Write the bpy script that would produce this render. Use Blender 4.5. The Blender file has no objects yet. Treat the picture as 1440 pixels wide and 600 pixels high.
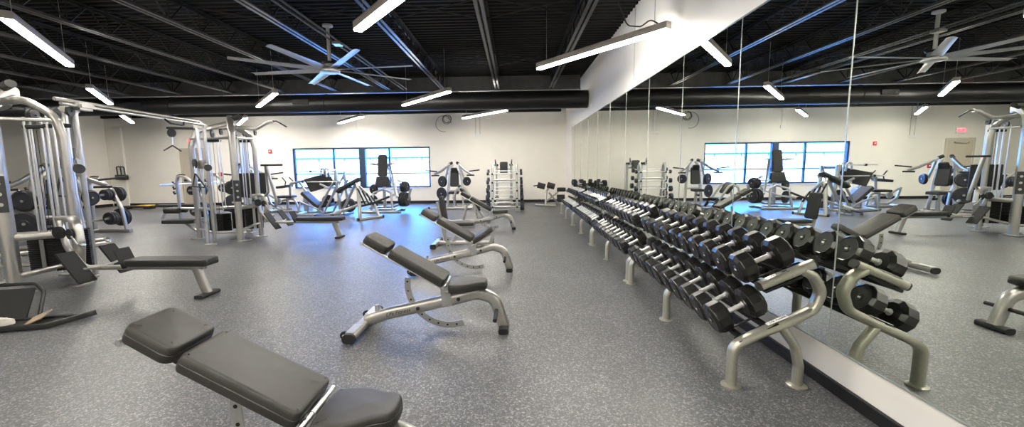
import bpy, bmesh, math, random
from mathutils import Vector, Matrix
random.seed(7)
PI = math.pi
SC = bpy.context.scene
COL = SC.collection
R = math.radians

# ---------------------------------------------------------------- materials
def nmat(name):
    m = bpy.data.materials.new(name); m.use_nodes = True
    nt = m.node_tree; nt.nodes.clear()
    out = nt.nodes.new('ShaderNodeOutputMaterial')
    b = nt.nodes.new('ShaderNodeBsdfPrincipled')
    nt.links.new(b.outputs[0], out.inputs[0])
    return m, nt, b
def pbr(name, col, rough=.5, metal=0., spec=.5, var=0., vscale=20., bump=0., bscale=300., coat=0., ior=None):
    m, nt, b = nmat(name)
    b.inputs['Base Color'].default_value = (*col, 1)
    b.inputs['Roughness'].default_value = rough
    b.inputs['Metallic'].default_value = metal
    b.inputs['Specular IOR Level'].default_value = spec
    if coat: b.inputs['Coat Weight'].default_value = coat; b.inputs['Coat Roughness'].default_value = .15
    tc = nt.nodes.new('ShaderNodeTexCoord')
    if var:
        n = nt.nodes.new('ShaderNodeTexNoise'); n.inputs['Scale'].default_value = vscale; n.inputs['Detail'].default_value = 4
        nt.links.new(tc.outputs['Object'], n.inputs['Vector'])
        r = nt.nodes.new('ShaderNodeValToRGB')
        r.color_ramp.elements[0].position = .3; r.color_ramp.elements[1].position = .7
        r.color_ramp.elements[0].color = (*[c*(1-var) for c in col], 1)
        r.color_ramp.elements[1].color = (*[min(1, c*(1+var)) for c in col], 1)
        nt.links.new(n.outputs['Fac'], r.inputs['Fac']); nt.links.new(r.outputs[0], b.inputs['Base Color'])
    if bump:
        n = nt.nodes.new('ShaderNodeTexNoise'); n.inputs['Scale'].default_value = bscale; n.inputs['Detail'].default_value = 2
        nt.links.new(tc.outputs['Object'], n.inputs['Vector'])
        bp = nt.nodes.new('ShaderNodeBump'); bp.inputs['Strength'].default_value = bump; bp.inputs['Distance'].default_value = .002
        nt.links.new(n.outputs['Fac'], bp.inputs['Height']); nt.links.new(bp.outputs[0], b.inputs['Normal'])
    return m
def emis(name, col, s):
    m = bpy.data.materials.new(name); m.use_nodes = True
    nt = m.node_tree; nt.nodes.clear()
    out = nt.nodes.new('ShaderNodeOutputMaterial'); e = nt.nodes.new('ShaderNodeEmission')
    e.inputs[0].default_value = (*col, 1); e.inputs[1].default_value = s
    nt.links.new(e.outputs[0], out.inputs[0]); return m

SILVER = pbr('silver_powder_coat', (.47, .46, .43), .30, .78, .5, .05, 60)
CHAMP = pbr('champagne_powder_coat', (.43, .425, .355), .30, .65, .5, .05, 60)
CHROME = pbr('polished_chrome', (.82, .82, .81), .3, 1., .5, .03, 30)
HANDLE = pbr('brushed_chrome_grip', (.92, .92, .91), .38, .9, .5, .04, 90)
STEEL = pbr('brushed_steel', (.52, .52, .50), .3, .95, .5, .06, 80)
VINYL = pbr('grey_black_vinyl', (.027, .0255, .0225), .50, 0, .5, .10, 14, .25, 500)
VINYL2 = pbr('soft_black_vinyl', (.016, .016, .0155), .55, 0, .45, .10, 14, .2, 500)
RUBBER = pbr('black_rubber', (.014, .014, .014), .6, 0, .4, .15, 40, .2, 400)
URETH = pbr('urethane_dumbbell_head', (.011, .0108, .010), .30, 0, .55, .2, 25, .1, 300)
PLATE = pbr('rubber_weight_plate', (.016, .017, .022), .40, 0, .5, .1, 30)
PLASTIC = pbr('black_plastic', (.02, .02, .02), .35, 0, .5, .1, 20)
BLACKPAINT = pbr('black_paint', (.006, .006, .006), .55, 0, .3, .15, 9)
JOISTM = pbr('lit_joist_paint', (.06, .06, .06), .36, .3, .5, .2, 6)  # black steel lightened to grey; light on chords and girder put into the colour
DECKM = pbr('black_deck_paint', (.0085, .0083, .008), .75, 0, .15, .2, 3)
DUCTM = pbr('black_duct_paint', (.010, .010, .0105), .42, .2, .5, .1, 5)
WHITEM = pbr('warm_white_wall_paint', (.85, .82, .745), .75, 0, .3, .015, 2.5, .15, 60)
WHITEG = pbr('semi_gloss_white_wall_paint', (.84, .82, .77), .5, 0, .4, .01, 2, .1, 60)
BASEM = pbr('black_rubber_base', (.008, .008, .009), .5, 0, .4, .1, 10)
DOORM = pbr('beige_door_paint', (.50, .45, .36), .5, 0, .4, .03, 3)
FRAMEM = pbr('tan_door_frame_paint', (.52, .48, .40), .5, 0, .4, .03, 3)
WINFR = pbr('dark_blue_grey_window_frame', (.03, .05, .09), .5, .2, .4, .05, 10)
FANM = pbr('silver_fan_paint', (.62, .62, .61), .35, .6, .5, .04, 20)
HOUSE = pbr('grey_fixture_housing', (.30, .27, .25), .5, .3, .5, .04, 20)
REDM = pbr('red_alarm_plastic', (.62, .02, .02), .4, 0, .5, .05, 30)
WPLAS = pbr('white_plastic', (.8, .8, .78), .4, 0, .5, .02, 30)
PANEL = pbr('dark_placard', (.03, .032, .036), .35, 0, .5, .1, 40)
INK = pbr('black_ink', (.01, .01, .01), .5)
INKW = pbr('white_ink', (.8, .8, .78), .5)
YELLOW = pbr('yellow_plastic', (.65, .42, .05), .5)
TAN = pbr('worn_tan_board', (.36, .27, .19), .7, 0, .3, .2, 8)
CLOTH = pbr('off_white_cloth', (.72, .70, .64), .9, 0, .1, .06, 40, .4, 200)
LENS = emis('led_lens', (1.0, .945, .86), 58.0)
EXITM = emis('exit_letters_red', (1.0, .03, .05), 4.0)
SILL = pbr('white_window_sill', (.75, .74, .72), .4)

def mk_mirror():
    m, nt, b = nmat('mirror_glass')
    b.inputs['Base Color'].default_value = (.90, .935, .865, 1)
    b.inputs['Metallic'].default_value = 1; b.inputs['Roughness'].default_value = .004
    return m
MIRROR = mk_mirror()
MEDGE = pbr('polished_mirror_edge', (.55, .60, .57), .2, .6)
def mk_glass():
    m = bpy.data.materials.new('window_glass'); m.use_nodes = True
    nt = m.node_tree; nt.nodes.clear()
    out = nt.nodes.new('ShaderNodeOutputMaterial'); t = nt.nodes.new('ShaderNodeBsdfTransparent'); g = nt.nodes.new('ShaderNodeBsdfGlossy')
    t.inputs[0].default_value = (.93, .97, 1, 1); g.inputs['Roughness'].default_value = .02
    mx = nt.nodes.new('ShaderNodeMixShader'); mx.inputs[0].default_value = .06
    nt.links.new(t.outputs[0], mx.inputs[1]); nt.links.new(g.outputs[0], mx.inputs[2]); nt.links.new(mx.outputs[0], out.inputs[0])
    return m
GLASS = mk_glass()
def mk_floor():
    m, nt, b = nmat('speckled_rubber_floor')
    tc = nt.nodes.new('ShaderNodeTexCoord')
    v = nt.nodes.new('ShaderNodeTexVoronoi'); v.inputs['Scale'].default_value = 120; v.feature = 'F1'
    nz = nt.nodes.new('ShaderNodeTexNoise'); nz.inputs['Scale'].default_value = 90; nz.inputs['Detail'].default_value = 3
    add = nt.nodes.new('ShaderNodeVectorMath'); add.operation = 'MULTIPLY_ADD'
    add.inputs[1].default_value = (.02, .02, .02)
    nt.links.new(nz.outputs['Color'], add.inputs[0]); nt.links.new(tc.outputs['Object'], add.inputs[2])
    nt.links.new(add.outputs[0], v.inputs['Vector']); nt.links.new(tc.outputs['Object'], nz.inputs['Vector'])
    sep = nt.nodes.new('ShaderNodeSeparateColor'); nt.links.new(v.outputs['Color'], sep.inputs[0])
    r = nt.nodes.new('ShaderNodeValToRGB'); cr = r.color_ramp
    cr.elements[0].position = 0; cr.elements[0].color = (.072, .075, .082, 1)
    cr.elements[1].position = 1; cr.elements[1].color = (.34, .34, .345, 1)
    e = cr.elements.new(.60); e.color = (.098, .101, .108, 1)
    e = cr.elements.new(.74); e.color = (.165, .168, .175, 1)
    e = cr.elements.new(.90); e.color = (.24, .24, .243, 1)
    nt.links.new(sep.outputs[0], r.inputs['Fac'])
    n2 = nt.nodes.new('ShaderNodeTexNoise'); n2.inputs['Scale'].default_value = 1.1; n2.inputs['Detail'].default_value = 5
    nt.links.new(tc.outputs['Object'], n2.inputs['Vector'])
    mr = nt.nodes.new('ShaderNodeMapRange'); mr.inputs[1].default_value = .3; mr.inputs[2].default_value = .7; mr.inputs[3].default_value = .72; mr.inputs[4].default_value = .96
    nt.links.new(n2.outputs['Fac'], mr.inputs[0])
    mx = nt.nodes.new('ShaderNodeVectorMath'); mx.operation = 'SCALE'
    nt.links.new(r.outputs[0], mx.inputs[0]); nt.links.new(mr.outputs[0], mx.inputs['Scale'])
    nt.links.new(mx.outputs[0], b.inputs['Base Color'])
    b.inputs['Roughness'].default_value = .42; b.inputs['Specular IOR Level'].default_value = .5
    bp = nt.nodes.new('ShaderNodeBump'); bp.inputs['Strength'].default_value = .35; bp.inputs['Distance'].default_value = .002
    n3 = nt.nodes.new('ShaderNodeTexNoise'); n3.inputs['Scale'].default_value = 160
    nt.links.new(tc.outputs['Object'], n3.inputs['Vector'])
    nt.links.new(n3.outputs['Fac'], bp.inputs['Height']); nt.links.new(bp.outputs[0], b.inputs['Normal'])
    return m
FLOORM = mk_floor()

# ---------------------------------------------------------------- geometry kit
def circ(r, n=12): return [(r*math.cos(2*PI*i/n), r*math.sin(2*PI*i/n)) for i in range(n)]
def rrect(w, h, r=None, n=3):
    r = min(w, h)*.3 if r is None else min(r, w/2-1e-4, h/2-1e-4); o = []
    for cx, cy, a in ((w/2-r, h/2-r, 0), (-w/2+r, h/2-r, 90), (-w/2+r, -h/2+r, 180), (w/2-r, -h/2+r, 270)):
        for i in range(n+1):
            t = R(a+90*i/n); o.append((cx+r*math.cos(t), cy+r*math.sin(t)))
    return o
def fillet(pts, r=.06, n=5):
    P = [Vector(p) for p in pts]; o = [P[0]]
    for i in range(1, len(P)-1):
        a, b, c = P[i-1], P[i], P[i+1]; u = (a-b); v = (c-b)
        lu, lv = u.length, v.length; u.normalize(); v.normalize()
        ang = u.angle(v, PI)
        if ang > PI-.05: o.append(b); continue
        d = min(r/math.tan(ang/2), lu*.48, lv*.48); rr = d*math.tan(ang/2)
        bis = (u+v).normalized(); cen = b+bis*(rr/math.sin(ang/2))
        s = b+u*d-cen; e = b+v*d-cen; tot = s.angle(e); ax = s.cross(e).normalized()
        for k in range(n+1): o.append(cen+Matrix.Rotation(tot*k/n, 3, ax) @ s)
    o.append(P[-1]); return o
class M:
    def __init__(s): s.v = []; s.f = []; s.X = Matrix.Identity(4)
    def xf(s, loc=(0, 0, 0), rot=(0, 0, 0)):
        from mathutils import Euler
        s.X = Matrix.Translation(loc) @ Euler([R(a) for a in rot]).to_matrix().to_4x4(); return s
    def raw(s, vs, fs):
        k = len(s.v); s.v += [tuple(s.X @ Vector(p)) for p in vs]; s.f += [tuple(i+k for i in f) for f in fs]; return s
    def box(s, c, d, bev=0.004, rot=None, seg=1):
        bm = bmesh.new(); bmesh.ops.create_cube(bm, size=1)
        bmesh.ops.scale(bm, vec=d, verts=bm.verts)
        if bev: bmesh.ops.bevel(bm, geom=bm.edges[:], offset=min(bev, min(d)*.45), segments=seg, affect='EDGES')
        m = Matrix.Translation(c)
        if rot:
            from mathutils import Euler
            m = m @ Euler([R(a) for a in rot]).to_matrix().to_4x4()
        bmesh.ops.transform(bm, matrix=m, verts=bm.verts)
        bm.verts.index_update(); s.raw([v.co[:] for v in bm.verts], [[v.index for v in f.verts] for f in bm.faces]); bm.free(); return s
    def sweep(s, pts, prof, up=(0, 0, 1), cap=True, scale=None):
        P = [Vector(p) for p in pts]; n = len(P); k = len(prof); vs = []
        T = []
        for i in range(n):
            a = P[max(i-1, 0)]; b = P[min(i+1, n-1)]
            t = (b-a).normalized() if (b-a).length > 1e-9 else Vector((0, 0, 1))
            if 0 < i < n-1:
                t1 = (P[i]-a).normalized(); t2 = (b-P[i]).normalized(); t = (t1+t2)
                t = t.normalized() if t.length > 1e-6 else t1
            T.append(t)
        u = Vector(up)
        if abs(u.normalized().dot(T[0])) > .97: u = Vector((1, 0, 0)) if abs(T[0].x) < .9 else Vector((0, 1, 0))
        N = (u-T[0]*u.dot(T[0])).normalized()
        for i in range(n):
            if i: N = (N-T[i]*N.dot(T[i])).normalized()
            B = T[i].cross(N)
            sc = scale[i] if scale else 1
            for a, b in prof: vs.append(P[i]+(B*a+N*b)*sc)
        fs = [(i*k+j, i*k+(j+1) % k, (i+1)*k+(j+1) % k, (i+1)*k+j) for i in range(n-1) for j in range(k)]
        if cap: fs += [tuple(range(k))[::-1], tuple((n-1)*k+j for j in range(k))]
        return s.raw(vs, fs)
    def tube(s, pts, r=.02, fr=None, n=12, up=(0, 0, 1)):
        return s.sweep(fillet(pts, fr) if fr else pts, circ(r, n), up)
    def bar(s, pts, w, h, fr=None, up=(0, 0, 1), r=None):      # rounded rectangular tube: w sideways, h along up
        return s.sweep(fillet(pts, fr) if fr else pts, rrect(w, h, r), up)
    def cyl(s, a, b, r, n=20, bev=0):
        a = Vector(a); b = Vector(b); d = (b-a); L = d.length; d.normalize()
        if bev:
            return s.sweep([a, a+d*bev, b-d*bev, b], circ(1, n), scale=[r-bev, r, r, r-bev])
        return s.sweep([a, b], circ(r, n))
    def lathe(s, a, axis, prof, n=24):        # prof: (distance along axis, radius)
        a = Vector(a); d = Vector(axis).normalized()
        return s.sweep([a+d*t for t, _ in prof], circ(1, n), scale=[q for _, q in prof]) if False else s._lathe(a, d, prof, n)
    def _lathe(s, a, d, prof, n):
        u = Vector((0, 0, 1)) if abs(d.z) < .9 else Vector((1, 0, 0))
        N = (u-d*u.dot(d)).normalized(); B = d.cross(N); vs = []
        for t, r in prof:
            for i in range(n):
                A = 2*PI*(i+.5)/n; vs.append(a+d*t+(B*math.cos(A)+N*math.sin(A))*r)
        m = len(prof)
        fs = [(i*n+j, i*n+(j+1) % n, (i+1)*n+(j+1) % n, (i+1)*n+j) for i in range(m-1) for j in range(n)]
        fs += [tuple(range(n))[::-1], tuple((m-1)*n+j for j in range(n))]
        return s.raw(vs, fs)
    def pad(s, outline, T, crown=.004, soft=.010):       # upholstered board, outline in local XY, thickness up
        n = len(outline); O = [Vector((x, y, 0)) for x, y in outline]; N = []
        for i in range(n):
            t = (O[(i+1) % n]-O[i-1]).normalized(); N.append(Vector((-t.y, t.x, 0)))
        rings = [(.012, 0), (.003, .004), (0, T*.2), (0, T*.52), (.003, T*.56), (.003, T*.585), (.0, T*.62), (soft*.2, T*.8), (soft*.55, T*.93), (soft*1.1, T*.99), (soft*2.2, T), (.045, T+crown*.2), (.07, T+crown*.5)]
        vs = [O[i]+N[i]*a+Vector((0, 0, z)) for a, z in rings for i in range(n)]
        fs = [(r*n+j, r*n+(j+1) % n, (r+1)*n+(j+1) % n, (r+1)*n+j) for r in range(len(rings)-1) for j in range(n)]
        c = sum(O, Vector())/n; vs.append(c+Vector((0, 0, T+crown))); k = len(vs)-1; b = (len(rings)-1)*n
        fs += [(b+j, b+(j+1) % n, k) for j in range(n)]; fs.append(tuple(range(n))[::-1])
        return s.raw(vs, fs)
    def each(s, name, mat, parent=None, **k):      # every separate piece becomes a part of its own
        par = list(range(len(s.v)))
        def find(a):
            while par[a] != a: par[a] = par[par[a]]; a = par[a]
            return a
        for f in s.f:
            for i in f[1:]: par[find(i)] = find(f[0])
        g = {}
        for f in s.f: g.setdefault(find(f[0]), []).append(f)
        for fs in g.values():
            ids = sorted({i for f in fs for i in f}); mp = {a: b for b, a in enumerate(ids)}
            m = M(); m.v = [s.v[i] for i in ids]; m.f = [tuple(mp[i] for i in f) for f in fs]; m.build(name, mat, parent, **k)
    def build(s, name, mat, parent=None, flat=False, ang=38):
        me = bpy.data.meshes.new(name); me.from_pydata(s.v, [], s.f); me.update()
        bm = bmesh.new(); bm.from_mesh(me); bmesh.ops.recalc_face_normals(bm, faces=bm.faces); bm.to_mesh(me); bm.free()
        if not flat:
            me.shade_smooth()
            try: me.set_sharp_from_angle(angle=R(ang))
            except Exception: pass
        me.materials.append(mat)
        o = bpy.data.objects.new(name, me); COL.objects.link(o)
        if parent: o.parent = parent
        return o
def rect_outline(x0, x1, w0, w1=None, r=.03, n=5):   # tapered rounded rectangle along x
    w1 = w1 or w0; pts = [(x1, w1/2), (x0, w0/2), (x0, -w0/2), (x1, -w1/2)]
    P = [Vector((x, y, 0)) for x, y in pts]; o = []
    for i in range(4):
        a, b, c = P[i-1], P[i], P[(i+1) % 4]; f = fillet([a, b, c], r, n)[1:-1]; o += [(p.x, p.y) for p in f]
    return o
def tag(o, label=None, cat=None, group=None, kind=None):
    if label: o['label'] = label
    if cat: o['category'] = cat
    if group: o['group'] = group
    if kind: o['kind'] = kind
    return o
def thing(name, label, cat, loc=(0, 0, 0), rz=0, group=None):
    o = bpy.data.objects.new(name, None); COL.objects.link(o); o.empty_display_size = .1
    o.location = loc; o.rotation_euler = (0, 0, R(rz)); return tag(o, label, cat, group)
def kids(o): return [c for c in bpy.data.objects if c.parent == o]
def dup(o, loc=None, rz=None, label=None, group=None, parent=None):
    c = o.copy(); COL.objects.link(c)
    if parent is not None: c.parent = parent
    for ch in o.children: dup(ch, parent=c)
    if loc is not None: c.location = loc
    if rz is not None: c.rotation_euler = (0, 0, R(rz))
    return tag(c, label, None, group)
ORD = ['first', 'second', 'third', 'fourth', 'fifth', 'sixth', 'seventh', 'eighth', 'ninth', 'tenth', 'eleventh', 'twelfth', 'thirteenth', 'fourteenth', 'fifteenth']
def lettering(text, size, depth, mat, parent, mtx, name='lettering', shear=0., label=None):
    cu = bpy.data.curves.new(name, 'FONT'); cu.body = text; cu.size = size; cu.extrude = depth; cu.shear = shear
    cu.align_x = 'CENTER'; cu.align_y = 'CENTER'; cu.resolution_u = 2
    t = bpy.data.objects.new('tmp', cu); COL.objects.link(t)
    dg = bpy.context.evaluated_depsgraph_get(); dg.update()
    me = bpy.data.meshes.new_from_object(t.evaluated_get(dg)); bpy.data.objects.remove(t)
    me.materials.clear(); me.materials.append(mat); me.transform(mtx)
    o = bpy.data.objects.new(name, me); COL.objects.link(o); o.parent = parent
    if label: o['label'] = label
    return o
def frame3(o, x, y):    # matrix with local x,y axes
    x = Vector(x).normalized(); y = Vector(y); y = (y-x*y.dot(x)).normalized(); z = x.cross(y)
    m = Matrix((x, y, z)).transposed().to_4x4(); m.translation = Vector(o); return m
# ================================================================= ROOM
YB, XR, XL, YF, ZD = 15.85, 2.0, -16.05, -4.0, 3.97
MZ0, MZ1, MYE = .286, 2.68, 14.25
def struct(o): o['kind'] = 'structure'; return o
struct(M().box(((XR-20)/2+.1, 6, -.05), (XR+20.2, 20.6, .1), 0).build('floor', FLOORM, flat=True))
# corrugated deck: ribs run across the room
vs, fs = [], []
y = YF-.2; k = 0
while y < YB+.2:
    for dy, z in ((0, ZD), (.055, ZD), (.075, ZD+.04), (.13, ZD+.04)):
        vs += [(-20.2, y+dy, z), (XR+.15, y+dy, z)]
    y += .15
n = len(vs)//2
fs = [(2*i, 2*i+1, 2*i+3, 2*i+2) for i in range(n-1)]
m = M(); m.raw(vs, fs); m.box((-9, 6, ZD+.12), (22.4, 20.6, .12), 0)
struct(m.build('ceiling', DECKM, flat=True))
WX0, WX1, WZ0, WZ1 = -8.63, -3.24, .62, 2.19
m = M()
m.box(((XL+WX0)/2, YB+.1, 2.05), (WX0-XL, .2, 4.1), 0)
m.box(((XR+.2+WX1)/2, YB+.1, 2.05), (XR+.2-WX1, .2, 4.1), 0)
m.box(((WX0+WX1)/2, YB+.1, WZ0/2), (WX1-WX0, .2, WZ0), 0)
m.box(((WX0+WX1)/2, YB+.1, (WZ1+4.1)/2), (WX1-WX0, .2, 4.1-WZ1), 0)
struct(m.build('wall_back', WHITEM, flat=True))
struct(M().box((XR+.1, (YF+YB)/2, 2.05), (.2, YB-YF+.2, 4.1), 0).build('wall_right', WHITEG, flat=True))
# left side wall steps forward into a jog that faces the room with a door in it
m = M()
m.box((XL-.1, (YB+15.1)/2, 2.05), (.2, YB-15.1+.2, 4.1), 0)
m.box((-18.1, 15.0, 2.05), (4.1, .2, 4.1), 0)
m.box((-20.1, 5.6, 2.05), (.2, 19, 4.1), 0)
struct(m.build('wall_left', WHITEM, flat=True))
struct(M().box((-9, YF-.1, 2.05), (22.4, .2, 4.1), 0).build('wall_front', WHITEM, flat=True))
struct(M().box((-15.6, YB-.04, 1.9), (.5, .08, 3.1), .01).build('trim_1', WHITEM, flat=True)).location.z = -.35+.0
struct(M().box((-7.0, YB-.015, .052), (18.0, .03, .105), .004).build('baseboard_back', BASEM))
struct(M().box((XR-.012, (YF+YB)/2, .041), (.024, YB-YF, .082), .004).build('baseboard_right', BASEM))
m = M(); m.box((XL+.012, 15.45, .052), (.024, .7, .105), .004); m.box((-18.05, 14.888, .052), (4.0, .024, .105), .004)
struct(m.build('baseboard_left', BASEM))
# window: two sashes of four lights either side of a wide blue-grey mullion
wn = bpy.data.objects.new('window_1', None); COL.objects.link(wn); wn.location = ((WX0+WX1)/2, YB+.08, WZ0); struct(wn)
wl = (WX1-WX0); hh = WZ1-WZ0; m = M()
def wbar(x, z, w, h, d=.1): m.box((x, 0, z), (w, d, h), .004)
wbar(0, .03, wl, .06); wbar(0, hh-.03, wl, .06); wbar(-wl/2+.035, hh/2, .07, hh); wbar(wl/2-.03, hh/2, .06, hh)
wbar(.0+(-5.93-(WX0+WX1)/2)+.03, hh/2, .24, hh-.002, .16)
for xm in (-7.03, -4.84): wbar(xm-(WX0+WX1)/2, hh/2, .06, hh-.004, .09)
wbar(0, .56, wl, .045, .08); m.build('window_frame', WINFR, wn)
M().box((0, .0, hh/2), (wl-.06, .008, hh-.06), 0).build('pane', GLASS, wn)
M().box((0, -.05, -.012), (wl+.04, .14, .03), .004).build('window_sill', SILL, wn)
# wooden doors (back wall and left jog)
def door(name, x0, x1, h, y, facing=-1):
    d = bpy.data.objects.new(name, None); COL.objects.link(d); d.location = ((x0+x1)/2, y, 0); struct(d); w = x1-x0
    m = M(); m.box((-w/2-.03, -.02, h/2+.02), (.07, .06, h+.04), .004); m.box((w/2+.03, -.02, h/2+.02), (.07, .06, h+.04), .004); m.box((0, -.02, h+.035), (w+.13, .06, .07), .004)
    m.build('door_frame', FRAMEM, d)
    M().box((0, -.012, h/2+.005), (w, .035, h-.01), .003).build('door_leaf', DOORM, d)
    m = M(); m.cyl((w/2-.09, -.03, 1.0), (w/2-.09, -.08, 1.0), .02, 14); m.bar([(w/2-.09, -.075, 1.0), (w/2-.2, -.075, 1.0)], .02, .02)
    m.build('door_handle', STEEL, d)
    return d
dd = door('door_1', -13.05, -12.12, 2.18, YB-.001)
m = M(); m.bar([(-.40, -.07, 1.0), (.40, -.07, 1.0)], .05, .06); m.box((-.38, -.045, 1.0), (.08, .06, .09)); m.box((.38, -.045, 1.0), (.08, .06, .09)); m.build('panic_bar', PLASTIC, dd)
m = M(); m.box((.1, -.05, 2.08), (.26, .06, .07), .006); m.bar([(.05, -.08, 2.05), (-.2, -.12, 2.03), (-.3, -.05, 2.1)], .03, .012); m.build('door_closer', STEEL, dd)
door('door_2', -17.25, -16.35, 2.2, 14.899)

# ---- mirror panels along the right wall
first = None
ys = [.10+1.22*i for i in range(12)]
for i, y0 in enumerate(ys):
    y1 = min(y0+1.22, MYE)
    if y1-y0 < .1: continue
    lab = 'tall frameless wall mirror panel, %s of the row counting from the camera end' % ORD[i]
    mo = M().box((0, 0, 0), (.008, y1-y0-.005, MZ1-MZ0), .0015)
    o = mo.build('wall_mirror', MIRROR, flat=True); o.location = (XR-.006, (y0+y1)/2, (MZ0+MZ1)/2)
    tag(o, lab, 'mirror', 'mirror panels along the right wall')
# thin polished joint strips and channels belong to the fixing rail
r = thing('mirror_rail', 'thin silver mounting channel along top and bottom edges of the mirror wall', 'rail', (XR-.008, 7.2, MZ0))
M().box((0, -.03, -.006), (.016, MYE-.1, .012), .002).build('bottom_channel', MEDGE, r)
M().box((0, -.03, MZ1-MZ0+.006), (.016, MYE-.1, .012), .002).build('top_channel', MEDGE, r)
m = M()
for y0 in ys[1:]: m.box((-.0035, y0-7.2, (MZ1-MZ0)/2), (.003, .0045, MZ1-MZ0), 0)
m.each('joint_strip', MEDGE, r)

# ---- roof joists
zb = 3.60
def joist(x, label):
    t = thing('roof_joist', label, 'joist', (x, 0, zb), 0, 'open web joists under the roof deck')
    m = M()
    for s in (-1, 1):
        m.box((s*.042, 6, 0), (.05, 19.6, .010), 0); m.box((s*.020, 6, .022), (.007, 19.6, .045), 0)
    m.build('bottom_chord', JOISTM, t, flat=True)  # lighter than web and top chord to stand for light on the underside
    m = M()
    for s in (-1, 1):
        m.box((s*.042, 6, .355), (.05, 19.6, .010), 0); m.box((s*.020, 6, .335), (.007, 19.6, .045), 0)
    m.build('top_chord', BLACKPAINT, t, flat=True)
    m = M(); y = -3.6; p = .61
    while y < 15.4:
        m.tube([(0, y, .01), (0, y+p/2, .345)], .013, n=6); m.tube([(0, y+p/2, .345), (0, y+p, .01)], .013, n=6)
        m.tube([(0, y+p, .01), (0, y+p, .345)], .009, n=5); y += p
    m.build('web', BLACKPAINT, t, flat=True)
    return t
j0 = joist(1.08, 'black open web roof joist, first out from the mirror wall')
for i in range(1, 14):
    dup(j0, (1.08-1.535*i, 0, zb), 0, 'black open web roof joist, %s out from the mirror wall' % ORD[i])
# cross bridging
for q, yy in enumerate((3.3, 6.4, 9.4)):
    t = thing('joist_bridging', 'black steel bridging rods tying the joists together, %s row back from the camera' % ORD[q], 'bridging', (0, yy, zb), 0, 'rows of bridging between joists')
    m = M(); x = 1.08
    for i in range(13):
        m.tube([(x, 0, .02), (x-1.535, 0, .33)], .011, n=5); m.tube([(x, .03, .33), (x-1.535, .03, .02)], .011, n=5); x -= 1.535
    m.build('bridging_rods', BLACKPAINT, t, flat=True)
# surface conduit under one joist
t = thing('ceiling_conduit', 'pair of grey conduits with a small box running beneath the joists', 'conduit', (-3.05, 0, 3.56))
m = M(); m.tube([(0, -3.5, 0), (0, 11.6, 0)], .014, n=8); m.tube([(.09, -3.5, .01), (.09, 11.6, .01)], .014, n=8); m.each('pipe', JOISTM, t)
M().box((.05, 7.2, -.02), (.14, .16, .05), .006).build('junction_box', STEEL, t)
# girder, duct, back beam
t = thing('steel_girder', 'black steel girder crossing the room just behind the round duct', 'girder', (-8.9, 11.95, 3.55))
m = M(); m.box((0, 0, .0), (21.6, .16, .014), 0); m.box((0, 0, .2), (21.6, .012, .4), 0); m.build('beam', JOISTM, t, flat=True)  # black girder coloured grey so its flange looks lit
t = thing('air_duct', 'long round black air duct crossing the room below the joists', 'duct', (0, 11.3, 3.175))
m = M(); m.cyl((XR-.02, 0, 0), (-19.8, 0, 0), .235, 40); m.build('pipe', DUCTM, t)
m = M()
for x in (-5.1, -9.4, -13.4): m.lathe((x, 0, 0), (1, 0, 0), ((0, .236), (.004, .25), (.03, .25), (.034, .236)), 32)
m.each('joint_band', DUCTM, t)
m = M()
for x in (-5.7, -10.3, -14.0): m.box((x, -.24, .02), (.45, .04, .14), .01)
m.each('vent_grille', BLACKPAINT, t)
m = M()
for x in (1.0, -3.5, -8, -12.5, -17): m.cyl((x, 0, .2), (x, 0, .4), .006, 6)
m.each('hanger_rod', JOISTM, t)
t = thing('back_wall_beam', 'flat black steel beam along the top of the back wall', 'beam', (-8.9, YB-.06, 3.43))
M().box((-.1, 0, .09), (21.6, .11, .18), .004).build('beam', BLACKPAINT, t)

# ---- pendant LED battens: the row is set diagonally
def lamp_proto(label, loc, rz, cord=False):
    t = thing('pendant_light', label, 'light', loc, rz, 'diagonal pendant lights')
    m = M(); m.bar([(-1.2, 0, .045), (1.2, 0, .045)], .11, .085, r=.008); m.build('housing', HOUSE, t)
    m = M(); m.bar([(-1.19, 0, -.004), (1.19, 0, -.004)], .098, .034, r=.012); m.build('lens', LENS, t)
    m = M()
    for s in (-1, 1):
        m = M(); m.tube([(s*1.0, -.0, .1), (s*1.0, 0, ZD-3.04)], .0035, n=5); m.build('suspension_wire', STEEL, t)
    return t
L0 = lamp_proto('lit pendant light hanging in front of the white wall above the mirrors', (1.15, 6.13, 3.04), -53)
m = M(); m.tube([(1.05, 0, .1), (.98, -.05, .16), (.8, 0, .13), (.55, .05, .22), (.42, .02, .55), (.42, 0, .93)], .009, .15, n=8); cord = m.build('power_cord', PLASTIC, L0)
lights = [(-1.05, 4.05, -50, 'lit pendant light cut by the top edge above the ceiling fan'), (-2.13, 9.98, -51, 'lit pendant light right of the fan, in front of the duct'),
 (-.95, 13.15, -51, 'lit pendant light near the back wall, above the barbell rack'), (-5.6, 14.12, -50, 'lit pendant light near the back wall above the window'),
 (-5.9, 9.83, -50, 'lit pendant light left of the fan, in front of the duct'), (-9.3, 14.0, -51, 'small lit pendant light just above the far cable station'),
 (-6.07, 5.33, 127, 'large lit pendant light in the upper left corner of the photo'), (-9.1, 9.0, 128, 'lit pendant light above the crossover beam, left of centre'),
 (-12.3, 12.93, 128, 'small lit pendant light by the back left corner, under the crossover beam'),
 (-.7, .1, -50, 'lit pendant light overhead beside the camera, nearest the mirrors'), (-4.6, .4, -50, 'lit pendant light overhead behind the near bench'),
 (-9.6, 3.0, 127, 'lit pendant light over the left side, outside the frame'), (-3.4, -2.8, -50, 'lit pendant light at the rear end behind the camera'),
 (-15.0, 8.8, 128, 'lit pendant light by the far left wall')]
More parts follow.
